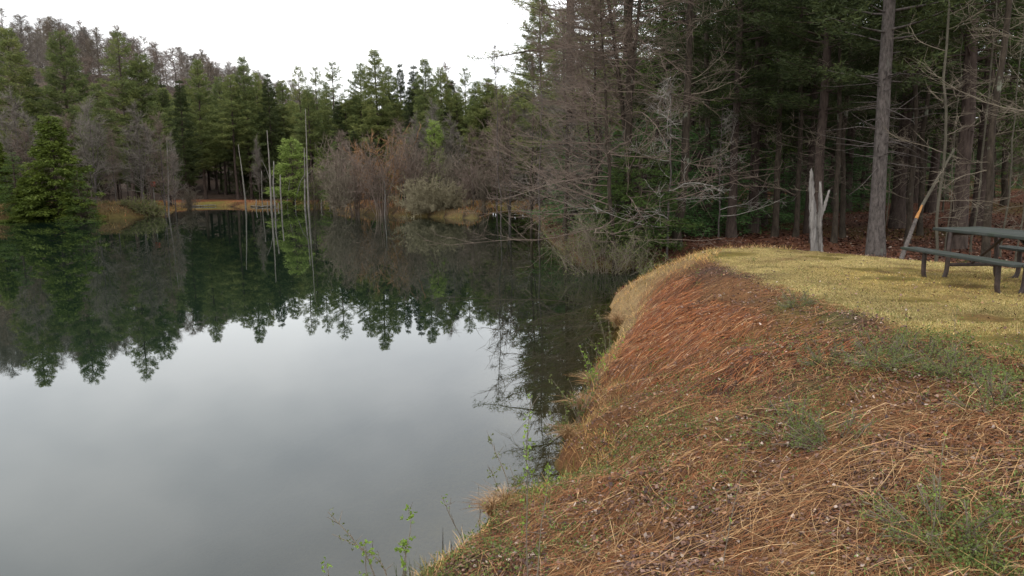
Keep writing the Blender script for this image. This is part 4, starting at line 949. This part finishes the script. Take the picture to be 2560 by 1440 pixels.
# dry stalks lying over the near bank
a = Acc()
def straws(n, y0, y1, pw, Lr, Wr, rise, angs, pal, wts, cond=None):
    x, y = scatter(n, y0, y1, pw)
    ds = samp(DSG, x, y); dl = samp(DLG, x, y); k_ = (ds > .04) & (dl > .05)
    if cond is not None: k_ &= cond(x, y, ds, dl)
    x, y = x[k_], y[k_]; n = len(x)
    patch = vnoise(x, y, 1.1, 31)
    r = lie(x, y, DOWN+patch*.7+rng.normal(size=n)*angs, rng.uniform(*Lr, n), rng.uniform(*Wr, n), rng.random(n)**2*rise, rng.normal(size=n)*.45, cols(n, pal, wts, .22))
    a.add(r[0], r[1], None, r[2])
SP_ = [(.34, .20, .09), (.23, .115, .05), (.15, .068, .033), (.09, .044, .025), (.46, .31, .16), (.25, .085, .035)]
straws(190000, 2.0, 13, 1.3, (.04, .22), (.001, .0028), .022, .8, SP_, [.14, .24, .24, .2, .04, .14], lambda x, y, ds, dl: vnoise(x, y, .5, 34)+.6*vnoise(x, y, .2, 35)+.35*rng.normal(size=len(x)) > -.12)
straws(14000, 1.9, 9, 1.4, (.12, .42), (.001, .003), .035, .7, SP_, [.3, .3, .15, .05, .1, .1])
straws(1600, 1.9, 6.5, 1.3, (.3, .8), (.002, .0045), .08, .9, SP_, [.35, .25, .1, .0, .3, .0])
straws(5500, 1.9, 4.4, 1.2, (.15, .5), (.001, .0026), .15, 1.3, SP_, [.35, .25, .1, .0, .3, .0], lambda x, y, ds, dl: x > 1.3)
straws(60000, 4, 10, 1.0, (.06, .2), (.002, .005), .03, 1.2, SP_, [.2, .25, .2, .15, .05, .15], lambda x, y, ds, dl: vnoise(x, y, .6, 33) > .1)
tag(obj('dry_stalks', a.mesh('dry_stalks'), MT['straw']), 'tan dry grass stalks lying flattened over the near bank', 'dry grass', kind='stuff')
# leaf litter
def litter(name, n, y0, y1, pw, cond, S, pal, wts, label, x1=14, zoff=.01, x0=-4):
    x, y = scatter(n, y0, y1, pw, x0, x1); ds = samp(DSG, x, y); dl = samp(DLG, x, y); k_ = cond(x, y, ds, dl); x, y = x[k_], y[k_]; n = len(x)
    C = np.stack([x, y, samp(ZG, x, y)+rng.random(n)*zoff*2+.003], -1)
    az = rng.uniform(0, 6.28, n); D = nrm(np.stack([np.cos(az), np.sin(az), rng.normal(size=n)*.3], -1)); Sd = nrm(np.stack([-np.sin(az), np.cos(az), rng.normal(size=n)*.45], -1))
    L = rng.uniform(*S, n)[:, None]; W = L*rng.uniform(.4, .75, (n, 1))
    bend = np.array([[0, 0, 1.]])*L*rng.normal(size=(n, 1))*.22
    V = np.stack([C, C+D*L*.3-Sd*W*.5+bend, C+D*L*.75-Sd*W*.38, C+D*L+bend*.6, C+D*L*.7+Sd*W*.4, C+D*L*.3+Sd*W*.5-bend*.5], 1).reshape(-1, 3)
    b_ = np.arange(n)[:, None]*6
    Q = np.concatenate([b_+np.array([[0, 1, 4, 5]]), b_+np.array([[1, 2, 3, 4]])])
    tag(obj(name, mesh_np(name, V, Q, None, np.repeat(cols(n, pal, wts, .25), 6, 0)), MT['leaf']), label, 'dead leaves', kind='stuff')
LP = [(.12, .068, .05), (.17, .105, .082), (.08, .045, .038), (.24, .13, .075), (.36, .28, .23), (.055, .038, .035)]
litter('dead_leaves', 120000, 1.9, 16, 1.2, lambda x, y, ds, dl: (ds > .1) & ((dl > .1) | (rng.random(len(x)) < .13)) & (rng.random(len(x)) < .3+.7*(vnoise(x, y, .5, 34)+.6*vnoise(x, y, .2, 35) < .1)), (.012, .04), LP, [.28, .22, .2, .14, .06, .1], 'brown dead leaves scattered over the bank slope')
litter('forest_leaves', 60000, 16, 60, 1.0, lambda x, y, ds, dl: (ds > .1) & (dl > .6), (.05, .14), [(.075, .034, .022), (.11, .044, .026), (.05, .026, .02), (.15, .085, .06), (.26, .2, .16)], [.38, .27, .22, .1, .03], 'red-brown dead leaves covering the floor of the wood', 60)
# upright blades
def upright(name, n, y0, y1, pw, cond, Hh, Wd, pal, wts, label, lean=.6, x0=-4, x1=14, cat='grass', xyl=None, mat='straw'):
    if xyl is None:
        x, y = scatter(n, y0, y1, pw, x0, x1); ds = samp(DSG, x, y); dl = samp(DLG, x, y); k_ = cond(x, y, ds, dl); x, y = x[k_], y[k_]
    else: x, y = xyl
    n = len(x); C = np.stack([x, y, np.maximum(samp(ZG, x, y), 0)-.004], -1); hh = rng.uniform(*Hh, n)
    d = nrm(np.stack([rng.normal(size=n)*lean, rng.normal(size=n)*lean, np.ones(n)], -1)); az = rng.uniform(0, 6.28, n)
    P = np.stack([C, C+d*hh[:, None]*.55, C+d*hh[:, None]*.95+np.stack([np.cos(az), np.sin(az), -.5*np.ones(n)], -1)*hh[:, None]*.3*rng.random((n, 1))], 1)
    V, Q = ribbons(P, rng.uniform(*Wd, n)[:, None]*np.array([1, .8, .15])[None], nrm(np.stack([-np.sin(az), np.cos(az), np.zeros(n)], -1)))
    tag(obj(name, mesh_np(name, V, Q, None, np.repeat(cols(n, pal, wts, .2)*(1+(.36*vnoise(x, y, .8, 71)+.25*vnoise(x, y, .25, 72)*(y < 20)))[:, None]*(1-np.array([[0, .12, .35]])*np.clip(vnoise(x, y, 1.7, 73), 0, 1)[:, None]), 6, 0)), MT[mat]), label, cat, kind='stuff')
upright('lawn_grass', 230000, 5, 16.5, 1.0, lambda x, y, ds, dl: (dl < .35*rng.random(len(x))) & (mossy(x, y)+.15*rng.normal(size=len(x)) < .5), (.015, .045), (.003, .007), [(.33, .26, .105), (.43, .35, .175), (.24, .21, .07), (.14, .155, .045), (.25, .165, .07)], [.28, .16, .22, .18, .16],
        'short dry yellow grass of the lawn around the picnic table', 1.0, 2.5, 14)
upright('moss', 60000, 5, 16.5, 1.0, lambda x, y, ds, dl: (dl < .2) & (mossy(x, y) > .4), (.006, .016), (.004, .008), [(.15, .12, .02), (.10, .095, .02), (.21, .14, .03)], None, 'olive moss patches in the lawn', 1.0, 2.5, 14, 'moss')
upright('bank_grass', 60000, 4.2, 17.2, 1.0, lambda x, y, ds, dl: (ds > 0) & (((ds < .42+.2*vnoise(x, y, .8, 41)) & (y > 5.3)) | ((y > 12.9+.5*vnoise(x, y, .6, 43)) & (dl > .1)) | ((ds < .25) & (vnoise(x, y, .5, 42) > 0))), (.05, .17), (.003, .007),
        [(.45, .29, .12), (.36, .22, .09), (.52, .36, .18), (.22, .17, .05), (.16, .16, .04)], [.32, .26, .2, .12, .1], 'tan dead grass fringe along the water edge of the bank', .9, -3, 6, 'grass')
upright('marsh_grass', 60000, 52, 90, .5, lambda x, y, ds, dl: (ds > -.1) & (ds < 3.5) & ((y > 68) | (x < -36) | (rng.random(len(x)) < .35)), (.12, .42), (.015, .04), [(.26, .15, .07), (.17, .14, .045), (.30, .19, .09), (.24, .095, .045), (.12, .105, .04)], [.3, .2, .15, .2, .15],
        'tan and rusty marsh grass along the far waterline', .35, -60, 3, 'grass')
upright('left_bank_grass', 30000, 53, 66, .5, lambda x, y, ds, dl: (ds > .15) & (ds < 3.2) & (x < -24), (.15, .5), (.015, .035), [(.22, .14, .075), (.15, .125, .05), (.28, .19, .10), (.10, .09, .035)], None, 'tan and olive grass over the low left bank', .5, -60, -20, 'grass')
upright('cove_grass', 26000, 17, 46, 1.0, lambda x, y, ds, dl: (ds > 0) & (ds < .8), (.06, .25), (.006, .014), [(.12, .085, .045), (.09, .08, .03), (.16, .10, .05)], None, 'brown grass along the edge of the right cove', .8, -3, 12, 'grass')
upright('standing_stems', 5200, 2.0, 13, 1.2, lambda x, y, ds, dl: (ds > .1) & (dl > -.1) & (vnoise(x, y, .9, 81) > -.1), (.05, .24), (.0015, .003), [(.30, .18, .10), (.18, .09, .05), (.40, .28, .16), (.10, .06, .04)], None, 'thin dry stems standing up out of the matted slope', .9, -3, 14, 'dry stems')
upright('slope_grass', 42000, 2.0, 14, 1.2, lambda x, y, ds, dl: (ds > .1) & (dl > -.5) & (dl < 2.4+2*(y < 8)) & (vnoise(x, y, 1.1, 83)+.6*vnoise(x, y, .35, 84)+.3*rng.normal(size=len(x)) > .30), (.02, .08), (.0015, .0035), [(.10, .13, .035), (.16, .17, .05), (.07, .09, .03), (.22, .17, .08)], None, 'short olive green grass coming up through the dead stalks', 1.0, -3, 14, 'grass')
# fresh green weeds in clumps
cx_, cy__ = scatter(20000, 2.0, 14.0, 1.2); ds = samp(DSG, cx_, cy__); dl = samp(DLG, cx_, cy__)
pt_ = vnoise(cx_, cy__, 1.5, 51)+.5*vnoise(cx_, cy__, .5, 52)
k_ = (ds > .1) & (pt_+.35*rng.normal(size=len(cx_)) > .22-.15*(cy__ < 7)+.9*sstep(8, 10, cy__)*sstep(1.6, .9, dl-0)*0+.5*sstep(8, 10, cy__)) & ((dl > 0) | (rng.random(len(dl)) < .12)); cx_, cy__ = cx_[k_], cy__[k_]
m_ = 16; n = len(cx_)*m_; X_ = np.repeat(cx_, m_); Y_ = np.repeat(cy__, m_)
hh = np.repeat(rng.uniform(.02, .10, len(cx_)), m_)
X_ = X_+rng.normal(size=n)*hh*.7; Y_ = Y_+rng.normal(size=n)*hh*.7
C = np.stack([X_, Y_, samp(ZG, X_, Y_)+hh*rng.random(n)*1.2+.008], -1); D = nrm(rng.normal(size=(n, 3))+np.array([0, 0, .3]))
V, Q = leafq(C, D, rng.uniform(.010, .026, n), rng.uniform(.006, .014, n)); gc_ = cols(n, [(.10, .145, .035), (.14, .19, .055), (.07, .10, .03), (.17, .17, .05)], None, .2)
tag(obj('weeds', mesh_np('weeds', V, Q, None, np.repeat(gc_, 4, 0)), MT['green']), 'small fresh green weeds sprouting through the dry stalks', 'weeds', kind='stuff')

# ------------------------------------------------------------ little saplings and stems on the bank
def sapling(stems, Y0, label, group, leaf=(.03, .02), nl=26, r_=.004, lmat='young_leaf', bmat='twig_brown', from_=.35, name='sapling', root_px=None, spread=.02):
    """stems: lists of photo points, foot first, all at distance Y0"""
    f0 = aty(*stems[0][0], Y0); z0 = min(tz(f0[0], Y0), f0[2])-.03; z0 = max(z0, -.3); f0[2] = z0
    root = empty(name, tuple(f0)); tag(root, label, 'sapling' if name == 'sapling' else 'stem', group); g = np.random.default_rng(int(stems[0][0][0])*7)
    sa = Acc(); LC = []; LD = []
    for st in stems:
        W = np.array([aty(px, py, Y0+.03*q) for q, (px, py) in enumerate(st)])-f0; W[0, 2] = min(W[0, 2], 0.05)
        n_ = 14; tt = np.linspace(0, len(W)-1, n_); P = np.stack([np.interp(tt, range(len(W)), W[:, i]) for i in range(3)], -1)
        P[1:-1] = P[1:-1]+g.normal(size=(n_-2, 3))*.004; P[1:-1] = (P[:-2]+P[1:-1]*2+P[2:])/4
        sa.add(*tubes(P, np.linspace(r_, r_*.35, n_), 5))
        for q in range(nl):
            f = from_+(1-from_)*g.random()**.8; i0 = min(int(f*(n_-1)), n_-2); p = P[i0]+(P[i0+1]-P[i0])*(f*(n_-1)-i0)
            c = p+g.normal(size=3)*spread; 
            for _ in range(3): LC.append(c); LD.append(g.normal(size=3)+np.array([0, 0, .7]))
        for q in range(5):
            f = g.uniform(.3, .95); i0 = int(f*(n_-1)); d = nrm(g.normal(size=3)*.5+np.array([0, 0, .9])); L = g.uniform(.03, .12)
            sa.add(*tubes(np.array([P[i0], P[i0]+d*L*.5, P[i0]+d*L]), np.array([r_*.45, r_*.4, r_*.2]), 4))
    obj('stem', sa.mesh('sapling_stem', True), MT[bmat], root)
    if LC:
        LC = np.array(LC); LD = nrm(np.array(LD)); V, Q = leafq(LC, LD, leaf[0]*g.uniform(.5, 1.2, len(LC)), leaf[1]*g.uniform(.6, 1.1, len(LC)), g)
        obj('leaves', mesh_np('sapling_leaves', V, Q), MT[lmat], root)
    return root
GSP = 'budding stems at the near water edge'
sapling([[(1322, 1560), (1318, 1400), (1316, 1240), (1315, 1110), (1328, 985)]], 3.55, 'tallest leafy sapling rising from the bottom of the bank over the water', GSP, (.022, .014), 34)
sapling([[(1335, 1560), (1345, 1400), (1358, 1290), (1374, 1172)]], 3.5, 'dark thin sapling just right of the tallest one', GSP, (.02, .012), 8, from_=.75)
sapling([[(1172, 1378), (1150, 1335), (1118, 1275), (1103, 1238)]], 4.9, 'lone reddish budding stem leaning left over the water', GSP, (.02, .012), 9, r_=.005, from_=.1)
sapling([[(1203, 1345), (1199, 1290), (1195, 1212)]], 5.2, 'short upright budding stem at the water edge', GSP, (.018, .012), 6, r_=.004, from_=.1)
sapling([[(1290, 1290), (1265, 1190), (1238, 1130), (1222, 1088)], [(1285, 1290), (1250, 1235), (1224, 1170)], [(1295, 1290), (1290, 1220), (1274, 1163)], [(1300, 1290), (1305, 1240), (1300, 1200)]], 5.7,
        'clump of budding stems fanning up from the tan tussock', GSP, (.032, .016), 16, r_=.005, from_=.15, lmat='olive_leaf')
sapling([[(1340, 1280), (1335, 1200), (1318, 1130)], [(1345, 1280), (1372, 1200), (1375, 1160)], [(1338, 1280), (1310, 1220), (1300, 1190)]], 5.8, 'green-leaved clump right of the tan tussock', GSP, (.028, .02), 22, r_=.004, from_=.2)
sapling([[(985, 1470), (960, 1415), (910, 1372), (830, 1335)], [(960, 1470), (925, 1400), (880, 1345), (820, 1280)]], 4.3, 'arching red-brown stems with dark buds at the bottom of the photo', GSP, (.024, .012), 11, r_=.006, from_=.3, lmat='olive_leaf')
sapling([[(930, 1480), (915, 1420), (912, 1350)]], 4.25, 'bright green leaf cluster on the arching stems', GSP, (.034, .022), 16, r_=.004, from_=.3)
sapling([[(1000, 1470), (1010, 1400), (1028, 1325), (1022, 1262)], [(1000, 1470), (1018, 1400), (1000, 1350)]], 4.4, 'upright stem with bright green leaves right of the arching stems', GSP, (.036, .024), 15, r_=.004, from_=.35)
sapling([[(835, 1480), (820, 1425), (812, 1410)]], 4.2, 'tiny leafy shoot at the bottom edge left of the arching stems', GSP, (.03, .02), 8, r_=.004, from_=.2)
GB = 'leafy shoots over the dark shallows of the bank'
for px, py, Y0, H, lab in [(1415, 1150, 7.0, .55, 'green leafy shoot bush in the shallows nearest the tussock'), (1480, 980, 8.8, .7, 'leafy shoots over the shallows in the middle of the bank'),
                           (1520, 925, 10.4, .8, 'leafy shoots at the bend of the bank'), (1450, 1060, 7.9, .5, 'yellow-green shoots on the bank edge between the other shoots')]:
    st = []
    for q in range(9):
        dx = rng.normal()*22; top_ = H*F/Y0*rng.uniform(.5, 1.1); st.append([(px+rng.normal()*8, py), (px+dx*.6, py-top_*.5), (px+dx*1.5-10, py-top_)])
    sapling(st, Y0, lab, GB, (.03, .02), 12, r_=.003, from_=.15, lmat='young_leaf' if rng.random() < .5 else 'olive_leaf')
# stems standing in the slope
GT = 'thin stems standing on the bank slope'
for px, py, h_, Y0, ln, lab in [(1800, 1440, 330, 3.5, 70, 'brown stem leaning right in the foreground straw'), (2270, 905, 130, 6.6, -6, 'thin twig with leaves above the green weeds at right'),
                                (2140, 850, 90, 8.0, 4, 'thin twig below the lawn edge'), (2385, 870, 110, 6.4, 8, 'thin upright twig on the lawn edge at right'),
                                (2010, 1120, 150, 5.6, 12, 'twig rising from the green clump on the slope'), (2200, 1010, 120, 5.8, -18, 'twig right of the green clump on the slope'),
                                (1890, 830, 80, 9.2, 5, 'small twig at the foot of the red slope'), (2330, 1330, 260, 3.4, 40, 'brown twig at lower right in the straw')]:
    sapling([[(px, py+20), (px+ln*.4, py-h_*.45), (px+ln, py-h_)]], Y0, lab, GT, (.018, .011), 7, r_=.003, from_=.3)
MT['bramble_leaf'] = foliage('bramble_leaves', [(0, (.08, .12, .025)), (.5, (.14, .20, .045)), (1, (.23, .28, .08))], .3, 3)
protos['bramble'] = leaves_on(bush('bramble', 61, H=.36, W=1.0, stems=40, lv2=7, lv3=3, tw=.002, mat='twig_brown', r=.0016, twl=.08, arch=1.9, buds=3), 'bramble_leaf', 'bramble_leaves', .015, .010)
for px, py, s, lab in [(1990, 1080, 1., 'green bramble clump in the middle of the slope'), (2090, 1110, .9, 'green bramble clump beside a dark hollow in the slope'), (2300, 900, .9, 'green bramble clump below the lawn at right'),
                       (2200, 900, .9, 'green bramble clump left of the lawn-edge twigs'), (2480, 1020, 1., 'green bramble clump near the right edge'), (2400, 930, .8, 'small green bramble clump under the lawn edge at right'),
                       (2380, 1330, 1., 'green bramble clump in the lower right straw'), (1990, 760, .7, 'small bramble clump by the top of the red slope'), (2060, 900, .7, 'small bramble clump right of the red slope')]:
    q = onz(px, py, .9)
    for _ in range(5): q = onz(px, py, tz(q[0], q[1]))
    put('bramble', 'bramble', q[0], q[1], H=.34*s, z=tz(q[0], q[1])-.01, label=lab, cat='bramble', group='green bramble clumps on the slope')
# tussocks of dead grass hanging over the water
def tussock(px, py, Y0, s, label, n=420):
    p = aty(px, py, Y0); z = max(tz(p[0], p[1]), .02); root_ = np.array([p[0], p[1], z])
    az = rng.uniform(0, 6.28, n); o_ = rng.random(n)**.7; d0 = np.stack([np.cos(az)*o_*.7, np.sin(az)*o_*.7, 1.1-o_*.4], -1)*s*rng.uniform(.4, 1.1, (n, 1))
    P = np.stack([np.stack([np.cos(az)*.04, np.sin(az)*.04, np.zeros(n)], -1), d0*.35, d0*.7*np.array([1.2, 1.2, .7]), d0*np.array([1.5, 1.5, .5])+rng.normal(size=(n, 3))*.03*s], 1)
    V, Q = ribbons(P, rng.uniform(.002, .005, n)[:, None]*np.array([1, 1, .8, .3])[None], rdir(n))
    o = obj('grass_tussock', mesh_np('grass_tussock', V, Q, None, np.repeat(cols(n, [(.34, .21, .10), (.27, .14, .065), (.42, .29, .16), (.18, .11, .05)], None, .2), 8, 0)), MT['straw'], None, tuple(root_)); tag(o, label, 'grass tussock', 'dead grass tussocks at the water edge')
tussock(1262, 1300, 5.6, .34, 'tan tussock of drooping dead grass at the tip of the near bank')
tussock(1232, 1320, 5.4, .26, 'smaller tan tussock left of the drooping one'); tussock(1455, 1010, 8.3, .4, 'tan tussock beside the shallows halfway along the bank')
tussock(1480, 950, 9.4, .4, 'tan tussock at the inner bend of the bank'); tussock(1545, 800, 13.6, .5, 'pale tussock at the outer bend of the bank'); tussock(1420, 1130, 7.0, .3, 'tan tussock near the green shoots')
# reeds
st = []
root = empty('reed_clump', tuple(onz(1065, 1440, 0))); tag(root, 'clump of short green reeds standing in the water at the bottom', 'reeds'); base_ = np.array(root.location[:])
P = []
for q in range(46):
    c = np.array([rng.normal()*.10, rng.normal()*.05, -.05]); h_ = rng.uniform(.08, .26); d = np.array([rng.normal()*.12, rng.normal()*.1, 1.])
    P.append([c, c+d*h_*.5, c+d*h_])
P = np.array(P); V, Q = ribbons(P, np.tile(np.array([.007, .006, .001]), (len(P), 1)), rdir(len(P)))
MT['reed'] = foliage('reed_green', [(0, (.05, .07, .02)), (.5, (.10, .13, .04)), (1, (.2, .2, .08))], .1, 4)
obj('blades', mesh_np('reed_blades', V, Q), MT['reed'], root)
P = np.array([[c, c+np.array([dx*.5, 0, h_*.5]), c+np.array([dx, 0, h_])] for c, dx, h_ in [(np.array([.12, 0, -.05]), .01, .42), (np.array([.2, .05, -.05]), -.02, .3)]])
obj('dark_blades', mesh_np('reed_dark_blades', *ribbons(P, np.tile(np.array([.012, .01, .002]), (2, 1)), np.array([[1., .2, 0], [1, 0, 0]]))), MT['bark_dark'], root)
